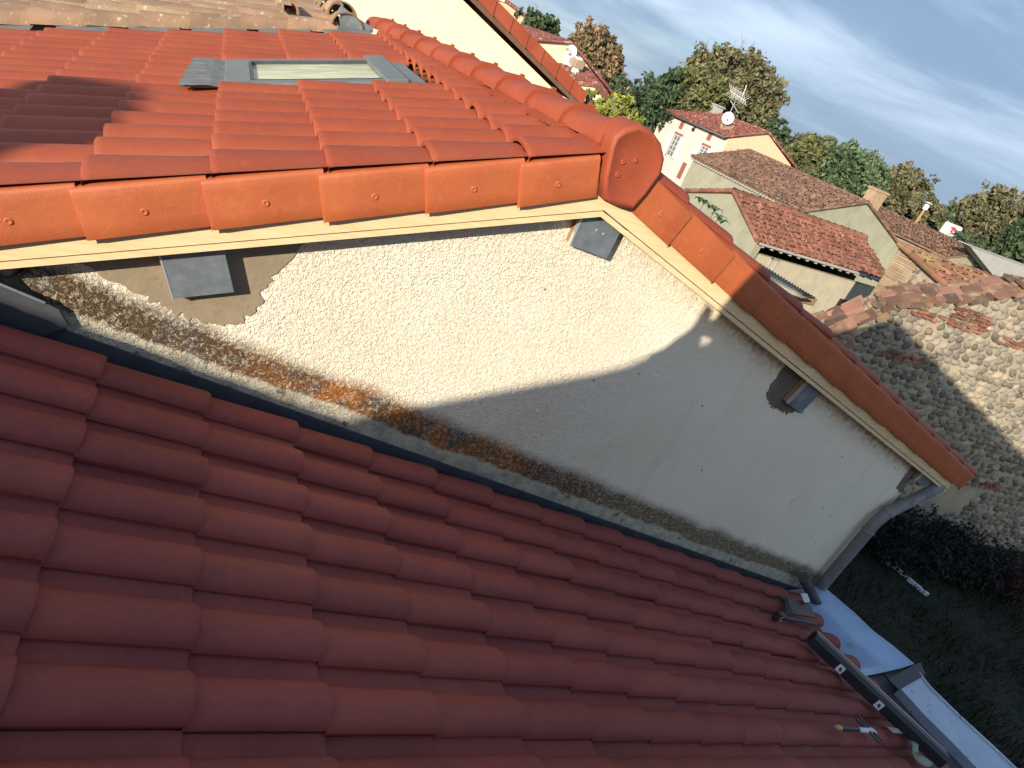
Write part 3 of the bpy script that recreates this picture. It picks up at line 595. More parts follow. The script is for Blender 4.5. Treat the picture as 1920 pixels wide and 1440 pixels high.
hp = gable_y('shade_barn', [pa[0]-5, pa[0], pr[0]], [pa[1]-1.6, pa[1], pr[1]], -12, -7.0, MGREYW, MOLDR, 'unseen barn added behind the photographer to shade the annex roof', 'barn', over=.0)  # added out of view, its slope set to keep the annex roof shaded
def bpy_(x, y, z): k = 7+y; return (x-SUNV.x/SUNV.y*k, -7.0, z-SUNV.z/SUNV.y*k)
c0, c1_, c2_ = bpy_(-1.78, .80, 4.40), bpy_(-1.70, 1.20, 4.44), bpy_(-1.80, 1.44, 4.41)
mb = MB(); mb.prism([(c0[0]-1.3,-7.0,pr[1]),(c0[0],-7.0,pr[1]),c0,c1_,c2_,(c0[0]-1.3,-7.0,c2_[2]-.03)], (0,-.3,0)); mb.build('chimney', MBRICK, hp)  # unseen stack added to shade a patch of the upper roof
# ------------------------------------------------------------------ generic canal tile roof for old buildings
def canal(mb, O_, U, V_, nrow, ncol_, seed=0, jit=.012, r=.085, segs=5, mi=0):
    """O_: upper corner, U: full down-slope vector, V_: full cross vector. Cover tiles over a bed."""
    R_ = np.random.default_rng(seed); O_ = np.array(O_, float); U = np.array(U, float); V_ = np.array(V_, float); nn = np.cross(U, V_); nn = nn/np.linalg.norm(nn)
    if nn[2] < 0: nn = -nn
    mb.add([O_, O_+U, O_+U+V_, O_+V_], [(0,1,2,3)], mi=mi)
    u1 = U/nrow; v1 = V_/ncol_; vn = V_/np.linalg.norm(V_); un = U/np.linalg.norm(U); w_ = np.linalg.norm(v1)*.40; ang = np.linspace(0, math.pi, segs+1)
    for i in range(nrow):
        for j in range(ncol_):
            c0 = O_+u1*i+v1*(j+.5)+vn*R_.normal(0, jit)+un*R_.normal(0, jit*1.5); c1 = c0+u1*1.12+vn*R_.normal(0, jit)
            h0 = .0+R_.normal(0, jit*.3); h1 = .02+abs(R_.normal(0, jit*.5)); P0 = [c0-vn*math.cos(t)*w_*.85+nn*(math.sin(t)*w_*.75+h0) for t in ang]; P1 = [c1-vn*math.cos(t)*w_*1.05+nn*(math.sin(t)*w_*.95+h1) for t in ang]
            k = len(ang); mb.add(P0+P1, [(a, a+1, k+a+1, k+a) for a in range(k-1)], True, mi)
            P2 = [c1-vn*math.cos(t)*w_*.85+nn*(math.sin(t)*w_*.72+h1) for t in ang]; mb.add(P1+P2, [(a, a+1, k+a+1, k+a) for a in range(k-1)], False, mi)
# ---- old roof just behind the new one ------------------------------------------------
old = empty('old_tiled_house', (-2.5, 5, 0), label='old house whose lichen covered brown canal tile roof borders the new orange roof', cat='house')
oy = 3.50; rp = onY((640,38), oy); ox, oz = rp[0], rp[2]-.06
lp = onY((0,38), oy); osl = (oz-lp[2])/(ox-lp[0])
mb = MB(); canal(mb, (ox,oy+.15,oz), (-3.6,0,-osl*3.6), (0,5.2,0), 11, 24, 5, .012)
mb.build('roof', MOLDL, old)
mb = MB()                                                            # verge row of large tiles, laid down the edge
R_ = random.Random(4)
for k in range(11):
    x0 = ox-.32*k-.02; x1 = x0-.36; V = []
    for x, rr in ((x0,.082),(x1,.098)):
        for q in range(9): t = math.pi*q/8; V.append((x, oy+.03-rr*math.cos(t)*.9+R_.uniform(-.004,.004), oz-(ox-x)*osl-.025+rr*1.0*math.sin(t)+.014*(x == x1)))
    mb.add(V, [(i, i+1, 10+i, 9+i) for i in range(8)], True)
    a = V[9:]; b = [(p[0]+.004, p[1], p[2]-.016) for p in a]; mb.add(a+b, [(i, i+1, 10+i, 9+i) for i in range(8)])
mb.build('verge_tiles', MOLDL, old)
def barrel_y(mb, cx, cz, y0, y1, r0_, r1_, th=.014):
    for ra_, rb_, fl in ((r0_, r1_, 0), (r0_-th, r1_-th, 1)):
        V = []
        for y, r_ in ((y0, ra_), (y1, rb_)):
            for q in range(13): t = math.pi*q/12; V.append((cx-r_*math.cos(t), y, cz+r_*.95*math.sin(t)))
        mb.add(V, [(i, i+1, 14+i, 13+i) for i in range(12)], True)
    V = [(cx-r_*math.cos(math.pi*q/12), y0, cz+r_*.95*math.sin(math.pi*q/12)) for r_ in (r0_, r0_-th) for q in range(13)]; mb.add(V, [(i, i+1, 14+i, 13+i) for i in range(12)])
mb = MB()
for k in range(9): barrel_y(mb, ox+.045-.0*k, oz+.02+.012*(k % 2), oy-.06+.34*k, oy+.34+.34*k, .125, .10)
barrel_y(mb, ox+.02, oz+.075, oy+.12, oy+.55, .12, .10); 
q = onY((540,12), oy+.1); barrel_y(mb, q[0], q[2]-.03, oy+.05, oy+.5, .085, .075)
mb.build('ridge_tiles', MOLDL, old)
mb = MB(); mb.prism([(ox-3.5,oy+.02,0),(ox+.9,oy+.02,0),(ox+.9,oy+.02,oz-.42),(ox,oy+.02,oz-.03),(ox-3.5,oy+.02,oz-.03-osl*3.5)], (0,5.2,0)); mb.build('wall', MGREYW2, old)
mb = MB(); f0 = [onY(p, oy-.04) for p in ((632,22),(655,52),(700,62),(700,52),(664,30),(640,10))]; mb.prism(f0, (0,.01,0)); mb.build('flashing', MZINC, old)
# ---- tall cream gable behind ------------------------------------------------------------
yc = 9.2
ce = onY((1082,197), yc); ct = onY((884,0), yc); cs = (ct[2]-ce[2])/(ct[0]-ce[0]); ca_x = ce[0]-5.0
cap_z = ce[2]+(ca_x-ce[0])*cs
crm = empty('cream_house', ((ca_x+ce[0])/2, yc+3, 0), label='big cream gable house with a sloping row of red verge tiles behind the new roof', cat='house')
lxw = ca_x-5; mb = MB(); we = ce[0]-.38
mb.prism([(lxw,yc,0),(we,yc,0),(we,yc,ce[2]+(we-ce[0])*cs-.10),(ca_x,yc,cap_z-.10),(lxw,yc,cap_z-.1+5*cs)], (0,6,0)); mb.build('wall', MCREAM, crm)
mb = MB(); mb.prism([(ca_x,yc-.16,cap_z-.04),(ce[0],yc-.16,ce[2]-.04),(ce[0],yc-.16,ce[2]+.06),(ca_x,yc-.16,cap_z+.06)], (0,.03,0)); mb.build('barge_board', MWOODD, crm)
mb = MB(); mb.prism([(ca_x,yc-.13,cap_z+.02),(ce[0],yc-.13,ce[2]+.02),(ce[0],yc-.13,ce[2]+.14),(ca_x,yc-.13,cap_z+.14),(lxw,yc-.13,cap_z+.14+5*cs),(lxw,yc-.13,cap_z+5*cs+.02)], (0,6.2,0)); mb.build('roof', MTILE, crm)
for k in range(13):
    sx = .36; x1 = ce[0]-sx*k; x0 = x1-sx-.02; mb = MB(); z1 = ce[2]+(x1-ce[0])*cs; z0 = ce[2]+(x0-ce[0])*cs
    mb.prism([(x0,yc-.20,z0+.045),(x1,yc-.215,z1+.03),(x1,yc-.215,z1+.245),(x0,yc-.20,z0+.25)], (0,.02,0)); mb.prism([(x0,yc-.20,z0+.25),(x1,yc-.215,z1+.245),(x1,yc-.215,z1+.26),(x0,yc-.20,z0+.262)], (0,.22,0))
    mb.build('verge_tile', MTILE, crm)
mb = MB(); a0 = onY((941,3), yc+1.2); mb.box(a0[0]-.35, a0[0]-.02, yc+1.2, yc+1.6, cap_z-1.6, a0[2]); mb.box(a0[0]-.40, a0[0]+.03, yc+1.15, yc+1.65, a0[2], a0[2]+.06); mb.build('chimney', MCREAM, crm)
mb = MB(); q = onY((925,60), yc-.003); 
# ---- generic gable helper: ridge along y, front gable at Y facing the camera -------------
def gable(name, label, Y, apex, left, right, depth, wallm, roofm, over=.25, nrow=7, ncol_=20, cat='house', eave_board=None, zl=None, seed=1, thick=.07, jit=.02):
    A_ = onY(apex, Y); Lp = onY(left, Y); Rp = onY(right, Y)
    root = empty(name, (A_[0], Y+depth/2, 0), label=label, cat=cat)
    mb = MB(); mb.prism([(Lp[0]+over,Y,0),(Rp[0]-over,Y,0),(Rp[0]-over,Y,Rp[2]-.02),(A_[0],Y,A_[2]-.08),(Lp[0]+over,Y,Lp[2]-.02)], (0,depth,0)); w_ = mb.build('wall', wallm, root)
    mb = MB()
    for e, sd_ in ((Lp, 0), (Rp, 1)):
        U = np.array((e[0]-A_[0], 0, e[2]-A_[2])); O_ = np.array((A_[0], Y-.12, A_[2])); Vv = np.array((0, depth+.24, 0))
        canal(mb, O_, U, Vv, nrow, ncol_, seed+sd_, jit, segs=4)
        mb.prism([O_, O_+U, O_+U-(0,0,thick), O_-(0,0,thick)], Vv)
        uu = U/np.linalg.norm(U)                                     # verge row
        for k in range(nrow): a = O_+U*k/nrow; mb.tube([a, a+U/nrow*1.1+(0,0,.02)], [.07,.085], 8, cap=False)
    for k in range(int(depth/.35)+1):
        y = Y-.12+k*.35; mb.tube([(A_[0], y, A_[2]+.01), (A_[0], y+.38, A_[2]+.0)], [.11,.09], 8, cap=False)
    rf = mb.build('roof', roofm, root)
    return root, A_, Lp, Rp, rf
c2 = lambda x, y: (1220+x/2.743, 180+y/2.743)
c1 = lambda x, y: (860+x/3, y/3)
c5 = lambda x, y: (1600+x/5.76, 450+y/5.76)
# white farmhouse
Y_E = 35.
fe, A_, Lp, Rp, rf = gable('white_farmhouse', 'two storey white and peach farmhouse with brick window frames and a satellite dish', Y_E, c1(1740,745), c1(1495,768), c1(1892,938), 8.6, MPEACH, MPINKT, over=.45, nrow=11, ncol_=34, jit=.03)
mb = MB(); xw = Lp[0]+.42; mb.box(xw-.03, xw+.3, Y_E+.01, Y_E+8.58, 0, Lp[2]-.05); mb.build('white_facade', MWHITEW, fe)
for k in range(20): y = Y_E+.2+k*.43; mb = MB(); mb.box(xw-.42, xw, y, y+.1, Lp[2]-.12, Lp[2]-.02); mb.build('rafter_end', MDARK, fe)
mb = MB(); mb.tube([(Lp[0]-.02,Y_E-.1,Lp[2]-.04),(Lp[0]-.02,Y_E+8.75,Lp[2]-.04),(Lp[0]+.35,Y_E+8.8,Lp[2]-.5),(Lp[0]+.40,Y_E+8.75,Lp[2]-1.0)], .07, 8); mb.build('gutter', MZINC, fe)
def win_west(px, py, wy, hz, sh=True, door=False):
    q = onX((px, py), xw-.03); y, z = q[1], q[2]
    mb = MB(); mb.box(xw-.07, xw-.03, y-wy-.14, y-wy, z-hz-.05, z+hz+.15, 0); mb.box(xw-.07, xw-.03, y+wy, y+wy+.14, z-hz-.05, z+hz+.15, 0); mb.box(xw-.07, xw-.03, y-wy, y+wy, z+hz, z+hz+.16, 0); f_ = mb.build('window', MBRICK, fe)
    mb = MB(); mb.box(xw-.045, xw-.035, y-wy, y+wy, z-hz, z+hz); mb.build('pane', MGLASS, f_)
    mb = MB()
    for t in (-1, 0, 1): mb.box(xw-.06, xw-.046, y+t*wy*.92-.03, y+t*wy*.92+.03, z-hz, z+hz)
    for t in (-.95, -.45, 0, .45, .95): mb.box(xw-.0605, xw-.0465, y-wy, y+wy, z+t*hz-.02, z+t*hz+.02)
    mb.build('sash', MPLASTIC, f_)
    if sh:
        for s_ in (-1, 1): mb = MB(); mb.box(xw-.09, xw-.075, y+s_*(wy*1.9)-wy*.75, y+s_*(wy*1.9)+wy*.75, z-hz, z+hz); mb.build('shutter', MPLASTIC, f_)
win_west(*c1(1210,820), .42, .82); win_west(*c1(1375,860), .40, .45)
for p in (c1(1255,705), c1(1412,768)):
    q = onX(p, xw-.03); mb = MB(); mb.box(xw-.06, xw-.03, q[1]-.22, q[1]+.22, q[2]-.28, q[2]+.28); mb.build('brick_panel', MBRICK, fe)
q = onX(c1(1255,960), xw-.03); mb = MB(); mb.box(xw-.06, xw-.03, q[1]-.25, q[1]+.25, q[2]-.6, q[2]+.6); mb.build('brick_panel', MBRICK, fe)
q = onX(c1(1328,728), xw-.05); mb = MB(); mb.tube([(xw-.03,q[1],q[2]+.1),(xw-.2,q[1],q[2]+.1),(xw-.2,q[1],q[2])], .04, 6); mb.obox((xw-.2,q[1],q[2]-.05),(.08,0,0),(0,.08,0),(0,0,.08)); mb.build('wall_lamp', MDARK, fe)
def dish(mb, c_, r_, nrm, dep=.25):
    c_ = np.array(c_, float); nrm = np.array(nrm, float); nrm /= np.linalg.norm(nrm); a = np.cross(nrm, (0,0,1)); a /= np.linalg.norm(a); b = np.cross(nrm, a); V = []
    for i in range(6):
        k = i/5
        for j in range(20): t = j*math.pi/10; V.append(c_+(a*math.cos(t)+b*math.sin(t))*r_*k*1.0-nrm*dep*r_*(1-k*k))
    mb.add(V, [(i*20+j, i*20+(j+1) % 20, (i+1)*20+(j+1) % 20, (i+1)*20+j) for i in range(5) for j in range(20)], True); return a, b
dp = onY(c1(1515,665), Y_E+1.2); sdh = empty('satellite_dish', (dp[0], dp[1], dp[2]-1), label='white satellite dish on a short chimney of the white farmhouse roof', cat='satellite dish')
mb = MB(); dish(mb, dp, .42, (-.55,-.8,.12)); mb.build('reflector', MPLASTIC, sdh)
mb = MB(); mb.tube([dp, dp+(.15,.2,-.4), dp+(.15,.2,-1.5)], .05, 6); mb.tube([dp, dp+(-.35,-.5,-.2)], .02, 5); mb.build('mast', MZINC, sdh)
mb = MB(); q = onY(c1(1505,720), Y_E+1.6); mb.box(q[0]-.35, q[0]+.35, Y_E+1.3, Y_E+1.9, q[2]-1, q[2]+.35); mb.build('chimney', MBRICKT, fe)
mb = MB(); q = onY(c1(1445,622), Y_E+6); mb.box(q[0]-.35, q[0]+.35, Y_E+5.6, Y_E+6.3, q[2]-.7, q[2]+.32); mb.box(q[0]-.42, q[0]+.42, Y_E+5.5, Y_E+6.4, q[2]+.32, q[2]+.42); mb.build('chimney', MGREYW2, fe)
an = empty('roof_antenna', (0,0,0), label='tall rake antenna on a mast above the white farmhouse roof', cat='antenna')
p0 = onY(c1(1500,690), Y_E+3); p1 = onY(c1(1570,540), Y_E+3); an.location = p0; mb = MB(); mb.tube([p0, p1], .045, 6); mb.build('mast', MZINC, an)
mb = MB(); u_ = onY(c1(1515,535), Y_E+3); v_ = onY(c1(1590,585), Y_E+3); d = (v_-u_)
mb.tube([p1-d*.55, p1+d*.5], .03, 5)
for k in range(9): c_ = p1-d*.55+d*1.05*k/8; mb.tube([c_+(0,-.45,.35), c_+(0,.45,-.35)], .016, 4); mb.tube([c_+(0,-.45,-.3), c_+(0,.45,.4)], .016, 4)
mb.tube([p1-(0,0,.5)-d*.3, p1-(0,0,.9)+d*.5], .025, 5); mb.tube([p1-(0,0,.1)+d*.3, p1+(0,0,.9)+d*.2], .03, 5); mb.build('elements', MPLASTIC, an)
# long old barn, its gable plastered
Y_F = 23.45
fb, A_, Lp, Rp, rf = gable('long_barn', 'long old barn with brown tiled roof and a plain grey plastered gable', Y_F, c2(1110,545), c2(765,592), c2(1290,785), 10.6, MGREYW, MOLDT, over=.25, nrow=15, ncol_=42, cat='barn', jit=.035)
for k in range(38): y = Y_F+.1+k*.28; mb = MB(); mb.box(Lp[0]+.02, Lp[0]+.26, y, y+.12, Lp[2]-.20, Lp[2]-.09); mb.build('rafter_end', MGREYW2, fb)
mb = MB(); q = onY(c2(1150,510), Y_F+.9); mb.box(q[0]-.52, q[0]+.52, Y_F+.5, Y_F+1.1, q[2]-1.6, q[2]+.25); mb.box(q[0]-.58, q[0]+.58, Y_F+.45, Y_F+1.15, q[2]+.25, q[2]+.38); mb.build('chimney', MBRICKT, fb)
# barn behind on the right (west slope seen)
xh = 40.; ha = onX(c2(1185,548), xh); hb_ = onX(c2(1720,808), xh); 
hr = empty('far_barn', (xh, hb_[1]+3, 0), label='brown tiled barn roof running down to the right behind the plastered gable', cat='barn')
xe = 36.9; he = onX(c2(1830,972), xe); ya, yb = ha[1]+3, hb_[1]; O_ = np.array((xh, yb, hb_[2])); U = np.array((xe-xh, 0, he[2]-hb_[2])); yb2 = he[1]
mb = MB(); skew = np.array((0, yb2-yb, 0)); canal(mb, O_, U+skew*.0, (0,ya-yb,0), 16, 50, 31, .035, segs=4); mb.prism([O_, O_+U, O_+U-(0,0,.1), O_-(0,0,.1)], (0,ya-yb,0)); 0
mb.build('roof', MOLDT, hr)
mb = MB(); mb.prism([(xe+.3,yb+.2,0),(xh,yb+.2,0),(xh,yb+.2,O_[2]-.1),(xe+.3,yb+.2,he[2]-.02)], (0,ya-yb-.3,0)); mb.build('wall', MGREYW, hr)
q0_, q1_ = onX(c2(1365,650), xh-.2), onX(c2(1412,578), xh-.2); sp_ = empty('flue_pipe', tuple(q0_), label='rusty flue pipe with a pale cowl rising above the brown barn roof', cat='flue')
mb = MB(); mb.tube([q0_-(0,0,.4), q1_], .09, 8); mb.build('pipe', MWOOD2, sp_)
mb = MB(); mb.tube([q1_-(0,0,.08), q1_+(0,0,.25)], .17, 8); mb.tube([q1_+(0,0,.33), q1_+(0,0,.42)], [.32,.05], 8); mb.tube([q1_+(0,0,.25), q1_+(0,0,.33)], .05, 6); mb.build('cowl', MPLASTIC, sp_)
# plain grey building on the far right
YG_ = hb_[1]-.8; gp = [onY(p, YG_) for p in ((1818,461),(1940,505),(1940,560),(1885,545))]; gb = empty('grey_building', (gp[1][0], YG_+3, 0), label='plain grey flat sided building at the right edge beyond the barns', cat='building')
mb = MB(); mb.prism([tuple(gp[0]),tuple(gp[3]),(gp[3][0],YG_,0),(gp[1][0]+3,YG_,0),(gp[1][0]+3,YG_,gp[1][2]-.1),tuple(gp[1])], (0,.6,0)); mb.build('wall', MGREYW2, gb)
mb = MB(); mb.prism([gp[0]+(0,-.06,0),gp[1]+(0,-.06,0),gp[1]+(0,-.06,.04),gp[0]+(0,-.06,.04)], (0,.8,0)); mb.build('roof_edge', MGREYW2, gb)
# illuminated petrol station sign
sY = 25.; sg = empty('station_sign', (0,0,0), label='white rounded square sign with a red, blue and green swirl emblem on a pole', cat='sign')
sp4 = [onY(c2(*p), sY) for p in ((1548,648),(1598,682),(1572,740),(1505,708))]; ctr = sum(sp4)/4; sg.location = (ctr[0], sY, 0)
ex = (sp4[1]+sp4[2]-sp4[0]-sp4[3])/2; wS = np.linalg.norm(ex)*.5; hS = np.linalg.norm((sp4[0]+sp4[1]-sp4[2]-sp4[3])/2)*.5
wS = max(wS, .8*hS)
def sgp(a, b, y=0): return (ctr[0]+a*wS, sY+y, ctr[2]+b*hS)
mb = MB(); rr = []
for cx_, cz_, t0 in ((.72,.72,0),(-.72,.72,90),(-.72,-.72,180),(.72,-.72,270)):
    for k in range(6): t = rad(t0+k*18); rr.append(sgp(cx_+.28*math.cos(t), cz_+.28*math.sin(t)))
mb.prism(rr, (0,.35,0)); mb.build('panel', MPLASTIC, sg)
MR_ = mat('sign_red', (.62,.03,.03), None, rough=.5); MB_ = mat('sign_blue', (.02,.08,.40), None, rough=.5); MG_ = mat('sign_green', (.12,.55,.45), None, rough=.5)
def stroke(pts, wd, mt, nm, yy):
    V = []; P_ = [np.array(p, float) for p in pts]
    for i, p in enumerate(P_):
        d = P_[min(i+1, len(P_)-1)]-P_[max(i-1, 0)]; d = d/np.linalg.norm(d); nn = np.array((-d[1], d[0])); ww = wd[i] if isinstance(wd, (list, tuple)) else wd
        for s_ in (-1, 1): q = p+nn*s_*ww; V.append(sgp(q[0], q[1], yy))
    n_ = len(V); V2 = [(a, b-.02, c_) for a, b, c_ in V]; mb = MB()
    mb.add(V2, [(2*i, 2*i+1, 2*i+3, 2*i+2) for i in range(len(P_)-1)]); mb.add(V2+V, [(2*i, 2*i+2, n_+2*i+2, n_+2*i) for i in range(len(P_)-1)]+[(2*i+1, 2*i+3, n_+2*i+3, n_+2*i+1) for i in range(len(P_)-1)])
    mb.build(nm, mt, sg)
stroke([(-.62,.38),(-.3,.44),(.0,.42),(.22,.30)], [.10,.13,.13,.08], MR_, 'red_swirl', -.004)
stroke([(.0,.40),(-.22,.15),(-.25,-.15),(-.05,-.38),(.1,-.42)], [.12,.12,.12,.1,.05], MR_, 'red_stem', -.008)
stroke([(.05,-.42),(.35,-.38),(.55,-.15),(.5,.12),(.25,.2),(.0,.02)], [.10,.13,.13,.13,.12,.06], MB_, 'blue_swirl', -.012)
stroke([(-.05,-.5),(-.25,-.62),(-.5,-.6)], [.04,.08,.04], MG_, 'green_swirl', -.016)
mb = MB(); mb.box(ctr[0]-.18, ctr[0]+.18, sY+.08, sY+.28, 0, ctr[2]-hS*.9); mb.build('pole', MPLASTIC, sg)
# old shed with red tiles: ridge across, gable end to the left
xg = 12.4
gA = onX((1377,359), xg); gBk = onX(c2(190,490), xg); gFr = onX(c2(555,742), xg); gR = onY(c2(1085,712), gA[1]); gER = onY(c2(1175,965), gFr[1]); lenG = 6.2
gs = empty('old_shed', (xg+3, gA[1], 0), label='grey gabled shed with a mottled red tiled roof and an open dark front', cat='shed')
mb = MB(); mb.prism([(xg,gFr[1]+.02,0),(xg,gFr[1]+.02,gFr[2]-.06),(xg,gA[1],gA[2]-.08),(xg,gBk[1],gBk[2]-.05),(xg,gBk[1],0)], (.25,0,0)); mb.build('gable_wall', MGREYW, gs)
mb = MB(); O_ = gA+(-.06,0,0); U = gFr-gA; U = np.array((0, U[1], U[2])); canal(mb, O_, U*1.04, (lenG+.1,0,0), 9, 40, 41, .018, segs=4); U2 = np.array((0, gBk[1]-gA[1], gBk[2]-gA[2])); canal(mb, O_, U2, (lenG,0,0), 7, 32, 42, .02, segs=4)
mb.prism([O_, O_+U*1.04, O_+U*1.04-(0,0,.05), O_-(0,0,.05)], (lenG+.1,0,0))
for k in range(6): a = O_+U*k/6; mb.tube([a, a+U/6*1.1+(0,0,.01)], [.06,.075], 8, cap=False); a = O_+U2*k/6; mb.tube([a, a+U2/6*1.1+(0,0,.01)], [.06,.075], 8, cap=False)
for k in range(18): mb.tube([O_+(.36*k,0,.01), O_+(.36*k+.38,0,.0)], [.1,.085], 8, cap=False)
mb.build('roof', MOLDR, gs)
mb = MB(); e0 = gFr[1]-.02; mb.box(xg, xg+lenG, e0-.12, e0-.08, gFr[2]-.09, gFr[2]-.02); mb.build('eaves_board', MGREYW2, gs)
mb = MB(); mb.box(xg+.2, xg+lenG, gFr[1]+.25, gFr[1]+.45, 0, gFr[2]-.42); mb.box(xg+.2, xg+lenG-.02, gFr[1]+1.2, gFr[1]+1.3, gFr[2]-.6, gFr[2]+.3); wl = mb.build('front_wall', MBEIGEW, gs)
mb = MB(); mb.box(xg+.2, xg+lenG, gFr[1]+1.1, gFr[1]+1.15, gFr[2]-.9, gFr[2]+.32); mb.build('dark_loft', MDARK, gs)
for k in range(16): x = xg+.2+k*.39; mb = MB(); mb.box(x, x+.06, gFr[1]-.07, gFr[1]+.24, gFr[2]-.16, gFr[2]-.09); mb.build('rafter_end', MBEIGEW, gs)
q = onY(c2(628,872), gFr[1]+.2); mb = MB()
for dx in (-.13, .13): mb.box(q[0]+dx-.02, q[0]+dx+.02, gFr[1]+.2, gFr[1]+.249, q[2]-.2, q[2]+.2)
for dz in (-.18, .18): mb.box(q[0]-.15, q[0]+.15, gFr[1]+.2, gFr[1]+.249, q[2]+dz-.02, q[2]+dz+.02)
mb.build('window', MGREYW2, gs)
q = onY(c2(1010,1060), gFr[1]+.2); mb = MB(); mb.box(q[0]-.35, q[0]+.45, gFr[1]+.18, gFr[1]+.248, 0, q[2]+.05); mb.build('door', MDARK, gs)
# corrugated lean-to in front of it
mb = MB(); p = [onY((1430,495), 9.6), onY((1545,560), 9.0), onY((1500,585), 8.6)]
u0, u1_, u2_ = onZ(c2(560,860), 2.3), onZ(c2(850,1040), 1.9), onZ(c2(700,1010), 1.9)
V = []; nC = 40
for i in range(nC+1):
    k = i/nC; a = u0+(u1_-u0)*k; b = onZ(c2(470,930), 2.0)+(onZ(c2(770,1035), 1.8)-onZ(c2(470,930), 2.0))*k; z = .03*math.sin(i*math.pi/1.0*.5*2)
    dz = .025*(1 if i % 2 else -1); V += [tuple(a+(0,0,dz)), tuple(b+(0,0,dz))]
ls = empty('corrugated_lean_to', (float(u0[0]), float(u0[1]), 0), label='pale corrugated lean-to roof with wooden board in front of the grey shed', cat='lean-to')
mb.add(V, [(2*i, 2*i+1, 2*i+3, 2*i+2) for i in range(nC)], True); so_ = mb.build('roof', MBEIGEW, ls); so_.modifiers.new('s', 'SOLIDIFY').thickness = .02
mb = MB(); a, b = onZ(c2(640,985), 1.7), onZ(c2(858,1048), 1.62); d = b-a; mb.prism([a-d*.5, b, b-(0,0,.22), a-d*.5-(0,0,.22)], (.05,.08,0)); mb.build('fascia', MWOOD2, ls)
mb = MB()
for k in (0., .5, .97): q = a+d*k; mb.box(q[0]+.02, q[0]+.12, q[1]+.09, q[1]+.19, 0, q[2]-.02)
mb.build('posts', MWOOD2, ls)
# ---- stone house with tan brick corner ---------------------------------------------------
xi = 12.96
iA = onX(c5(545,80), xi); iE = onX(c5(1060,530), xi); ilen = 6
ih = empty('stone_barn', (xi+3, iA[1], 0), label='stone barn with tan brick corner and low tiled roof beside the ruined wall', cat='barn')
mb = MB(); mb.prism([(xi,iA[1],0),(xi,iA[1],iA[2]-.05),(xi,iE[1],iE[2]-.05),(xi,iE[1],0)], (ilen,0,0)); mb.build('wall', MBED, ih)
R_ = random.Random(8); mb = MB(); z = .1; k = 0
while z < iA[2]-.1:
    wv = (.55 if (k//3) % 2 else .36)+R_.uniform(-.04,.04); mb.box(xi-.02-R_.uniform(0,.012), xi+.3, iA[1]-wv, iA[1]+.02, z, z+.038); z += .056; k += 1
mb.build('brick_quoin', MBRICKT, ih)
def stones(mb, o, u, nrm, ulen, top, rows_h=.105, w=.17, seed=1, zmin=0, bulge=.045, skip=None, dens=1., na_=6, nb=5, tilt=.25):
    R_ = np.random.default_rng(seed); u = np.array(u, float); u /= np.linalg.norm(u); nrm = np.array(nrm, float); nrm /= np.linalg.norm(nrm); z = zmin+rows_h/2; r_i = 0
    th_ = np.linspace(0, math.pi/2*.98, nb); ph = np.linspace(0, 2*math.pi, na_+3, endpoint=False)
    base = np.array([[math.sin(a)*math.cos(b), math.sin(a)*math.sin(b), math.cos(a)] for a in th_ for b in ph]); m_ = len(ph)
    Fc = [(i*m_+j, i*m_+(j+1) % m_, (i+1)*m_+(j+1) % m_, (i+1)*m_+j) for i in range(nb-1) for j in range(m_)]
    while True:
        s = R_.uniform(0, w); any_ = False
        tl = tilt*(1 if r_i % 2 else -1)
        while s < ulen:
            ww = w*R_.uniform(.6, 1.35); sc = s+ww/2; zt = top(sc)
            if z < zt-.02:
                any_ = True
                if R_.random() < dens and not (skip and skip(sc, z)):
                    hh = rows_h*R_.uniform(.44,.62); a_ = tl+R_.normal(0,.22); ca_, sa2 = math.cos(a_), math.sin(a_); bl = bulge*R_.uniform(.5, 1.3); p = base.copy(); p[:,0] *= ww*.48; p[:,1] *= hh; p[:,2] *= bl
                    p *= (1+R_.normal(0,.07,(len(p),1))); x = p[:,0]*ca_-p[:,1]*sa2; y = p[:,0]*sa2+p[:,1]*ca_
                    P3 = o+np.outer(sc+x, u)+np.outer(p[:,2]-.006, nrm); P3[:,2] += z+y+R_.normal(0,.01); mb.add(P3, Fc, True)
            s += ww
        z += rows_h; r_i += 1
        if not any_ and z > zmin+1 or z > 12: break
mb = MB(); o_ = np.array((xi, iA[1], 0.)); 
def topI(s): return iA[2]-.15+(iE[2]-iA[2])*(s/(iA[1]-iE[1]))
stones(mb, o_, (0,-1,0), (-1,0,0), iA[1]-iE[1], topI, .12, .14, 5, 1.5, .03, skip=lambda s, z: s < .4, dens=.75); mb.build('wall_stones', MSTONE, ih, kind='stuff')
mb = MB(); O_ = np.array((xi-.1, iA[1]+.1, iA[2]+.03)); U = np.array((0, iE[1]-iA[1]-.7, (iE[2]-iA[2])*(iA[1]-iE[1]+.8)/(iA[1]-iE[1])-.0)); canal(mb, O_, U, (ilen,0,0), 7, 26, 51, .02, segs=5); mb.prism([O_, O_+U, O_+U-(0,0,.06), O_-(0,0,.06)], (ilen,0,0))
for k in range(6): a = O_+U*k/6+(.0,0,0); mb.tube([a, a+U/6*1.15+(0,0,.015)], [.065,.08], 8, cap=False)
mb.build('roof', mat('mossy_tile', (.30,.13,.07), (.20,.10,.055), 2, .9, .004, 30, island=.35, c3=(.30,.22,.09), s3=1.1, lo3=.5, hi3=.62), ih)
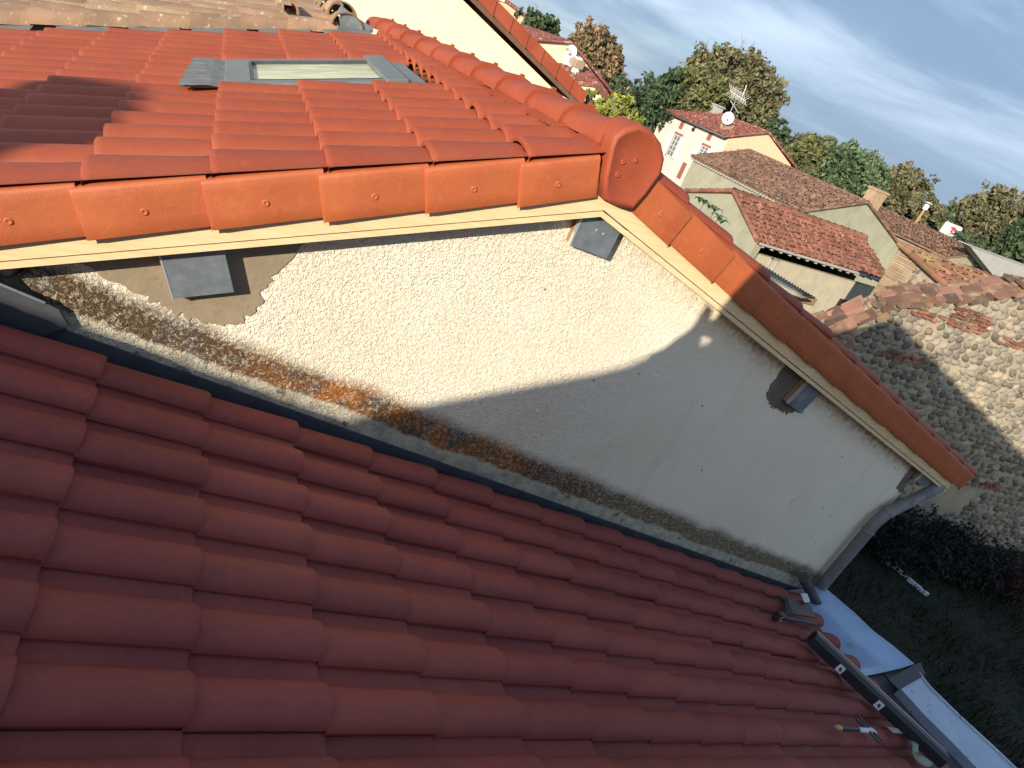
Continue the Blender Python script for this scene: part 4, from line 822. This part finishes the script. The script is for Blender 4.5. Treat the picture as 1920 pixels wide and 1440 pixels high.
# ---- big cobble stone wall on the right -----------------------------------------------------
ang = rad(-10); u_ = np.array((math.cos(ang), math.sin(ang), 0)); nrm_ = np.array((math.sin(ang), -math.cos(ang), 0)); base_ = np.array((9.3, 2.9, 0))
def onW(p): return onP(p, nrm_, nrm_@base_)
tops = [(1548,622),(1562,612),(1600,600),(1640,584),(1690,560),(1740,556),(1790,556),(1830,553),(1880,545),(1935,535)]
tp_ = [onW(p) for p in tops]; us = [float((q-base_)@u_) for q in tp_]; zs = [q[2] for q in tp_]; u0_ = us[0]-.25
def topW(s): return float(np.interp(s+u0_, us, zs))
Wl = empty('cobble_stone_wall', tuple(base_), label='tall weathered wall of rounded cobbles in lime mortar with broken tile coping', cat='stone wall')
mb = MB(); pts_ = [(u0_,0)]+[(a, b) for a, b in zip([u0_]+us+[9.0], [zs[0]-.3]+zs+[zs[-1]])]+[(9.0,0)]
mb.prism([tuple(base_+u_*a+np.array((0,0,b))) for a, b in pts_], tuple(-nrm_*.36)); mb.build('wall', MBED, Wl)
mb = MB(); stones(mb, base_+u_*u0_, u_, nrm_, 9-u0_, topW, .108, .185, 11, 0, .055, skip=lambda s, z: (4.2 < s < 5.6 and .6 < z < 1.25), dens=.985, tilt=.45); mb.build('wall_cobbles', MSTONE, Wl, kind='stuff')
R_ = random.Random(2)
for (pc, n_, rws) in (((1822,598),4,5),((1700,665),4,2),((1745,588),3,2),((1900,640),3,2),((1860,905),2,2)):
    q = onW(pc); s0_ = float((q-base_)@u_); mb = MB()
    for r_ in range(rws):
        for k in range(n_):
            a = s0_+(k-n_/2)*.2+(r_ % 2)*.09+R_.uniform(-.03,.03); mb.obox(base_+u_*a+nrm_*.035+np.array((0,0,q[2]+(r_-rws/2)*.062+R_.uniform(-.012,.012))), u_*R_.uniform(.06,.09)+np.array((0,0,R_.uniform(-.01,.01))), nrm_*(.025+R_.uniform(0,.02)), (0,0,.019))
    mb.build('brick_patch', MOLDR, Wl)
mb = MB(); 
s = us[0]
while s < 6:                                                         # coping: flat broken tiles, two layers
    for lay in range(7):
        z = float(np.interp(s, us, zs)); sl_ = (float(np.interp(s+.3, us, zs))-z)/.3; ln = R_.uniform(.04,.13); a = R_.uniform(-.10,.10)+sl_
        c_ = base_+u_*(s+R_.uniform(-.12,.12))+nrm_*(.07-.065*lay+R_.uniform(-.03,.03))+np.array((0,0,z-.03+.012*min(lay, 3)-.006*lay+R_.uniform(-.03,.03)))
        mb.obox(c_, (u_+np.array((0,0,a)))*ln, (nrm_-np.array((0,0,.2+R_.uniform(-.15,.15))))*R_.uniform(.04,.09), (R_.uniform(-.006,.006),0,R_.uniform(.010,.030)))
    s += .10
mb.build('tile_coping', mat('broken_coping_tile', (.22,.11,.065), (.15,.09,.06), 3, .9, .006, 25, island=.5, c3=(.27,.22,.14), s3=4), Wl)
# ---- small cream house far left -------------------------------------------------------------
Y_D = 35.
dh, A_, Lp, Rp, rf = gable('small_cream_house', 'small pale cream house with an air conditioner and dish on its gable', Y_D, (1071,80), (985,74), (1148,175), 7, MCREAM2, MPINKT, over=.35, nrow=9, ncol_=24, jit=.02)
c3_ = lambda x, y: (950+x/6.4, y/6.4)
q = onY(c3_(775,615), Y_D-.3); di = empty('wall_dish', tuple(q), label='small satellite dish near the peak of the small cream gable', cat='satellite dish')
mb = MB(); dish(mb, q, .34, (-.3,-.9,.25)); mb.build('reflector', MPLASTIC, di); mb = MB(); mb.tube([q+(0,.05,0), q+(.0,.28,-.1)], .03, 6); mb.tube([q, q+(-.45,-.4,.0)], .02, 5); mb.obox(q+(-.5,-.42,.0),(.08,0,0),(0,.06,0),(0,0,.08)); mb.build('arm', MGREYW2, di)
q = onY(c3_(795,735), Y_D-.2); ac = empty('air_conditioner', tuple(q), label='air conditioning unit fixed below the dish on the cream gable', cat='air conditioner')
mb = MB(); mb.box(q[0]-.48,q[0]+.48,Y_D-.4,Y_D-.04,q[2]-.32,q[2]+.32); mb.build('casing', MPLASTIC, ac, bevel=.03)
mb = MB(); V = [(q[0]-.12+.24*math.cos(t*math.pi/8), Y_D-.41, q[2]+.24*math.sin(t*math.pi/8)) for t in range(16)]; mb.prism(V, (0,.02,0)); mb.build('fan_grille', MGREYW2, ac)
mb = MB(); mb.box(q[0]-.45,q[0]-.4,Y_D-.45,Y_D-.01,q[2]-.42,q[2]-.33); mb.box(q[0]+.4,q[0]+.45,Y_D-.45,Y_D-.01,q[2]-.42,q[2]-.33); mb.build('bracket', MDARK, ac)
q0_, q1_ = onY(c3_(805,910), Y_D-.9), onY(c3_(850,800), Y_D-.9); fp = empty('metal_flue', tuple(q0_), label='short metal flue with a square cowl on the porch roof of the cream house', cat='flue')
mb = MB(); mb.tube([q0_-(0,0,.3), q0_+(0,0,.5)], [.45,.18], 10); mb.tube([q0_+(0,0,.4), q1_], .16, 10); mb.build('pipe', MPLASTIC, fp); mb = MB(); mb.box(q1_[0]-.28,q1_[0]+.28,q1_[1]-.25,q1_[1]+.25,q1_[2]-.1,q1_[2]+.35); mb.build('cowl', MBRICKT, fp, bevel=.04)
Y_P = 33.2; a_, b_, c_, d_ = (onY(c3_(*p), Y_P) for p in ((700,985),(1045,1005),(1190,1150),(650,880)))
mb = MB(); mb.prism([(a_[0]-1.5,Y_P,0),(c_[0],Y_P,0),(c_[0],Y_P,c_[2]),(b_[0],Y_P,b_[2]),(a_[0]-1.5,Y_P,a_[2]-.3)], (0,1.8,0)); mb.build('porch', MCREAM2, dh)
mb = MB(); O_ = np.array((b_[0], Y_P-.1, b_[2]+.08)); canal(mb, O_, np.array((a_[0]-1.5-b_[0], 0, a_[2]-b_[2]-.3)), (0,1.9,.55), 10, 6, 61, .02); canal(mb, O_, np.array((c_[0]+.3-b_[0], 0, c_[2]-.2-b_[2])), (0,1.9,.55), 7, 6, 62, .02)
U = np.array((c_[0]+.3-b_[0], 0, c_[2]-.2-b_[2])); mb.prism([O_, O_+U, O_+U-(0,0,.22), O_-(0,0,.22)], (0,.12,0)); U = np.array((a_[0]-1.5-b_[0], 0, a_[2]-b_[2]-.3)); mb.prism([O_, O_+U, O_+U-(0,0,.22), O_-(0,0,.22)], (0,.12,0)); mb.build('porch_roof', MPINKT, dh)
# distant house at the very top and one among the trees
gable('distant_pink_house', 'distant pinkish house with red roof seen at the top above the verge tiles', 55, (946,2), (900,-10), (988,34), 8, MPEACH, MPINKT, over=.3, nrow=8, ncol_=12, jit=.02)
gable('distant_tiled_house', 'small distant house with tiled roof glimpsed between the trees', 60, (1180,152), (1168,160), (1206,196), 6, MPEACH, MPINKT, over=.2, nrow=8, ncol_=12, jit=.02)
# ------------------------------------------------------------------ trees
def leaves(mb, blobs, n_, size, seed, flat=.5, shell=.55):
    """blobs: (centre, radius xyz). Leaf clumps: every blob carries smaller tufts of small faces."""
    R_ = np.random.default_rng(seed); vol = np.array([np.prod(b[1]) for b in blobs]); vol = vol**.75; vol /= vol.sum(); V = []; Fc = []
    for (cen_, rd), p in zip(blobs, vol):
        m_ = int(n_*p); nt_ = max(8, m_//26); cen_ = np.array(cen_); rd = np.array(rd)
        d = R_.normal(size=(nt_,3)); d /= np.linalg.norm(d, axis=1)[:,None]; rr_ = (shell+(1-shell)*R_.random(nt_)**.6)[:,None]*(1+R_.normal(0,.17,(nt_,1))); tc_ = cen_+d*rr_*rd
        tr = rd.mean()*R_.uniform(.14,.34,nt_)
        idx = R_.integers(0, nt_, m_); off = R_.normal(size=(m_,3)); off /= np.linalg.norm(off, axis=1)[:,None]; pos = tc_[idx]+off*(tr[idx]*R_.random(m_)**.4)[:,None]
        a = R_.normal(size=(m_,3)); a /= np.linalg.norm(a, axis=1)[:,None]; b = np.cross(a, R_.normal(size=(m_,3))); b /= np.linalg.norm(b, axis=1)[:,None]
        s = size*R_.uniform(.5,1.3,m_)[:,None]; q = np.stack([pos-a*s, pos+b*s*flat, pos+a*s, pos-b*s*flat], 1).reshape(-1,3)
        k0 = len(V); V.extend(q.tolist()); Fc += [(k0+4*i, k0+4*i+1, k0+4*i+2, k0+4*i+3) for i in range(m_)]
    mb.add(V, Fc, False)
def tree(name, label, dist, blobs, lm, n_=5200, leaf=.16, trunk=True, group=None, cat='tree', bare=0, seed=1, gz=0., squash=1.):
    B_ = [];
    for (px, py, rp_) in blobs:
        c_ = at((px, py), dist); rm = rp_/F*dist*.95; B_.append((c_, (rm, rm*1.1, rm*squash)))
    cx_ = np.mean([b[0][:2] for b in B_], axis=0); root = empty(name, (cx_[0], cx_[1], gz), label=label, cat=cat, group=group)
    mb = MB(); leaves(mb, B_, n_, leaf, seed); mb.build('crown', lm, root)
    R_ = random.Random(seed); mb = MB(); zt = min(b[0][2] for b in B_); hgt = max(b[0][2] for b in B_)
    t0 = np.array((cx_[0], cx_[1], gz)); fork = np.array((cx_[0], cx_[1], max(gz+.5, zt-.5))); mb.tube([t0, (t0+fork)/2+(.1,.05,0), fork], [.28,.22,.17], 8)
    for (c_, r_) in B_: mid = (fork+c_)/2+np.array((R_.uniform(-.2,.2), R_.uniform(-.2,.2), .2)); mb.tube([fork, mid, c_, c_+np.array((R_.uniform(-.3,.3)*r_[0], 0, r_[2]*.8))], [.13,.09,.05,.02], 6)
    mb.build('trunk', MBARK, root)
    if bare:
        mb = MB()
        for k in range(bare):
            c_, r_ = B_[R_.randrange(len(B_))]; p = np.array(c_)+np.array((R_.uniform(-.5,.5)*r_[0], R_.uniform(-.5,.5)*r_[1], 0)); d = np.array((R_.uniform(-.35,.35), R_.uniform(-.35,.35), 1.)); l_ = r_[2]*R_.uniform(.9, 1.45); e = p+d*l_; m_ = p+d*l_*.5+(R_.uniform(-.1,.1),0,0); mb.tube([p, m_, e], [.05,.03,.012], 5)
            for t in range(5): f = p+d*l_*R_.uniform(.4,.9); mb.tube([f, f+np.array((R_.uniform(-.8,.8), R_.uniform(-.4,.4), R_.uniform(.3,.9)))*l_*.22], [.02,.008], 4)
        mb.build('bare_branches', MBARE, root)
    return root
GT = 'trees behind the houses'
tree('conifer_tree', 'dark green bushy tree with thin upright tips behind the small cream house', 52, [(1003,58,26),(1025,68,20),(985,62,18),(1012,42,10),(1040,60,9)], ML_DK, 4200, .22, seed=2, group=GT, bare=5, squash=1.15)
tree('autumn_tree', 'tall brown autumn tree right behind the small cream house', 50, [(1110,85,33),(1130,115,34),(1105,120,28),(1140,150,28),(1085,72,16),(1150,95,15)], ML_BR, 9000, .19, seed=3, group=GT, bare=8)
tree('leafy_tree', 'small dark green tree below the brown autumn tree', 44, [(1162,172,20),(1150,185,16),(1175,190,14)], ML_DK, 2600, .16, seed=4, group=GT)
tree('leafy_tree', 'dark green rounded tree left of the biggest tree', 56, [(1225,185,34),(1258,165,28),(1205,205,26),(1250,205,30),(1275,150,16)], ML_DK, 8000, .2, seed=5, group=GT)
tree('big_tree', 'biggest tree, brown and grey green, towering over the white farmhouse', 60, [(1345,140,46),(1400,150,40),(1425,185,36),(1405,128,24),(1330,185,42),(1380,205,44),(1435,225,24),(1300,165,24),(1310,122,20)], ML_GY, 21000, .22, seed=6, group=GT, bare=16)
tree('olive_tree', 'olive coloured tree in front of the biggest tree', 56, [(1310,165,30),(1335,175,28),(1300,200,28),(1290,145,18)], ML_OL, 6500, .2, seed=16, group=GT)
tree('leafy_tree', 'narrow grey green tree at the right end of the farmhouse roof', 58, [(1462,245,16),(1470,270,14),(1452,232,10)], ML_DK, 2200, .2, seed=7, group=GT)
tree('leafy_tree', 'olive green tree behind the peach gable end', 56, [(1505,280,26),(1535,290,26),(1555,315,24),(1495,320,22),(1520,335,20)], ML_OL, 8000, .2, seed=8, group=GT, bare=4)
tree('ivy_tree', 'fresh green ivy covered tree with bare branches sticking out above', 54, [(1590,320,36),(1625,335,30),(1565,345,30),(1612,362,28),(1590,292,16)], ML_GR, 12500, .19, seed=9, group=GT, bare=14)
tree('leafy_tree', 'grey green tree to the right of the ivy covered tree', 57, [(1690,335,24),(1705,365,30),(1665,345,26),(1672,370,24),(1735,395,24),(1700,315,12)], ML_GY, 6500, .2, seed=10, group=GT, bare=6)
tree('leafy_tree', 'low dark green tree behind the flue pipe', 60, [(1740,415,26),(1765,405,18),(1775,440,18),(1710,400,20)], ML_DK, 4200, .2, seed=11, group=GT)
tree('leafy_tree', 'wide grey green tree at the right edge above the sign', 60, [(1850,395,30),(1890,400,34),(1820,400,26),(1860,430,34),(1910,430,30),(1815,435,22)], ML_GY, 13000, .2, seed=12, group=GT, bare=8)
tree('leafy_tree', 'darkest green tree low at the right edge behind the grey building', 52, [(1905,465,26),(1880,475,18),(1840,470,20),(1925,440,22),(1800,455,18)], ML_DK, 6500, .18, seed=13, group=GT)
tree('vine_shrub', 'yellow green broad leaved shrub peeping over the new ridge tiles', 13, [(1105,182,13),(1103,200,12),(1135,205,20),(1165,205,22),(1180,222,22),(1145,228,18),(1152,185,9)], ML_YE, 2600, .055, seed=14, cat='shrub')
q = at((1345,412), 8.5); sap = empty('young_sapling', (q[0], q[1], 0), label='young plant with long curved green leaves against the grey shed gable', cat='sapling')
mb = MB()
for px, py in ((1318,384),(1338,398),(1345,412)): e = at((px, py), 8.5); mb.tube([(q[0], q[1], 0), (q[0]+.02, q[1], q[2]-.5), e-np.array((0,0,.1)), e], [.018,.014,.007,.004], 5)
mb.build('stem', MBARK, sap)
mb = MB(); R_ = random.Random(5)
for px, py in ((1318,384),(1338,398),(1345,412),(1328,392),(1350,420),(1310,380)):
    b = at((px, py), 8.5)
    for k in range(7):
        t = k*.9+R_.random(); d = np.array((math.cos(t), math.sin(t), .5)); l_ = .13; V = []
        for q in range(5):
            f = q/4; c_ = b+d*l_*f+np.array((0,0,.05*math.sin(f*2.6)-.06*f*f)); ww = .017*math.sin(math.pi*min(.97, f*.9+.07)); sd_ = np.cross(d, (0,0,1)); sd_ /= np.linalg.norm(sd_); V += [c_-sd_*ww, c_+sd_*ww]
        mb.add(V, [(2*q, 2*q+1, 2*q+3, 2*q+2) for q in range(4)], True)
mb.build('long_leaves', ML_GR, sap)
# shrubs in the shade at the foot of the stone wall
def shrub(name, label, pts, lm, n_, leaf, seed, z=.35, rr_=.45, zs_=.8):
    B_ = []
    for p in pts: q = onZ(p, z); B_.append((q, (rr_, rr_, rr_*zs_)))
    cx_ = np.mean([b[0] for b in B_], axis=0); root = empty(name, (cx_[0], cx_[1], 0), label=label, cat='shrub'); mb = MB(); leaves(mb, B_, n_, leaf, seed, shell=.3); mb.build('foliage', lm, root)
    mb = MB()
    for b in B_: mb.tube([(b[0][0], b[0][1], 0), b[0]], [.02,.01], 5)
    mb.build('stems', MBARK, root)
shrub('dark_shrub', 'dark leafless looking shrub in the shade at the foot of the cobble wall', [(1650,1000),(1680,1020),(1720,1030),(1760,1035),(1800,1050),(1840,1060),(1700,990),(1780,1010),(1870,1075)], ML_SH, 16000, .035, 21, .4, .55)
shrub('red_shrub', 'dark reddish shrub at the right edge of the lawn', [(1895,1090),(1920,1110),(1935,1080)], ML_RD, 3500, .035, 22, .3, .4)
# white edging across the lawn
e0, e1 = onZ((1645,1036), .05), onZ((1740,1117), .05); mb = MB(); R_ = random.Random(3)
for k in range(14):
    a = e0+(e1-e0)*k/14; b = e0+(e1-e0)*(k+.92)/14; d = (b-a)/2; mb.obox((a+b)/2+(R_.uniform(-.02,.02),0,0), d, np.array((-d[1],d[0],0))/np.linalg.norm(d)*R_.uniform(.02,.035), (0,0,.03))
mb.build('lawn_edging', MWHITE, label='broken white edging strip lying across the dark lawn', cat='edging')
# grass
R_ = np.random.default_rng(77); n_ = 52000; gx = R_.uniform(4.3, 17, n_); gy = R_.uniform(-7.5, 3.2, n_); hh = R_.uniform(.05,.17,n_)*(1+.6*np.sin(gx*3)*np.sin(gy*2.3)); an_ = R_.uniform(0, 2*math.pi, n_); lx = R_.normal(0,.05,n_); ly = R_.normal(0,.05,n_)
V = np.stack([np.stack([gx-np.cos(an_)*.008, gy-np.sin(an_)*.008, gx*0], 1), np.stack([gx+np.cos(an_)*.008, gy+np.sin(an_)*.008, gx*0], 1), np.stack([gx+lx, gy+ly, hh], 1)], 1).reshape(-1,3)
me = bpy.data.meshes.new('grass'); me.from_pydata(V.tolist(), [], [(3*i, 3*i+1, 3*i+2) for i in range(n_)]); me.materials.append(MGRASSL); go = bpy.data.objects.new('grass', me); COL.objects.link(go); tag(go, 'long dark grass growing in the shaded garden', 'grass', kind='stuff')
# distant wood along the horizon
mb = MB(); B_ = []; R_ = random.Random(6)
for k in range(60):
    t = rad(8+k*1.5); d = 120+R_.uniform(-10, 10); B_.append(((CAM[0]+math.sin(t)*d, CAM[1]+math.cos(t)*d, 1.5), (4, 4, R_.uniform(2.5, 4.5))))
leaves(mb, B_, 24000, .5, 30); mb.build('distant_wood', ML_DK, label='far off band of dark trees along the horizon', cat='wood', kind='stuff')
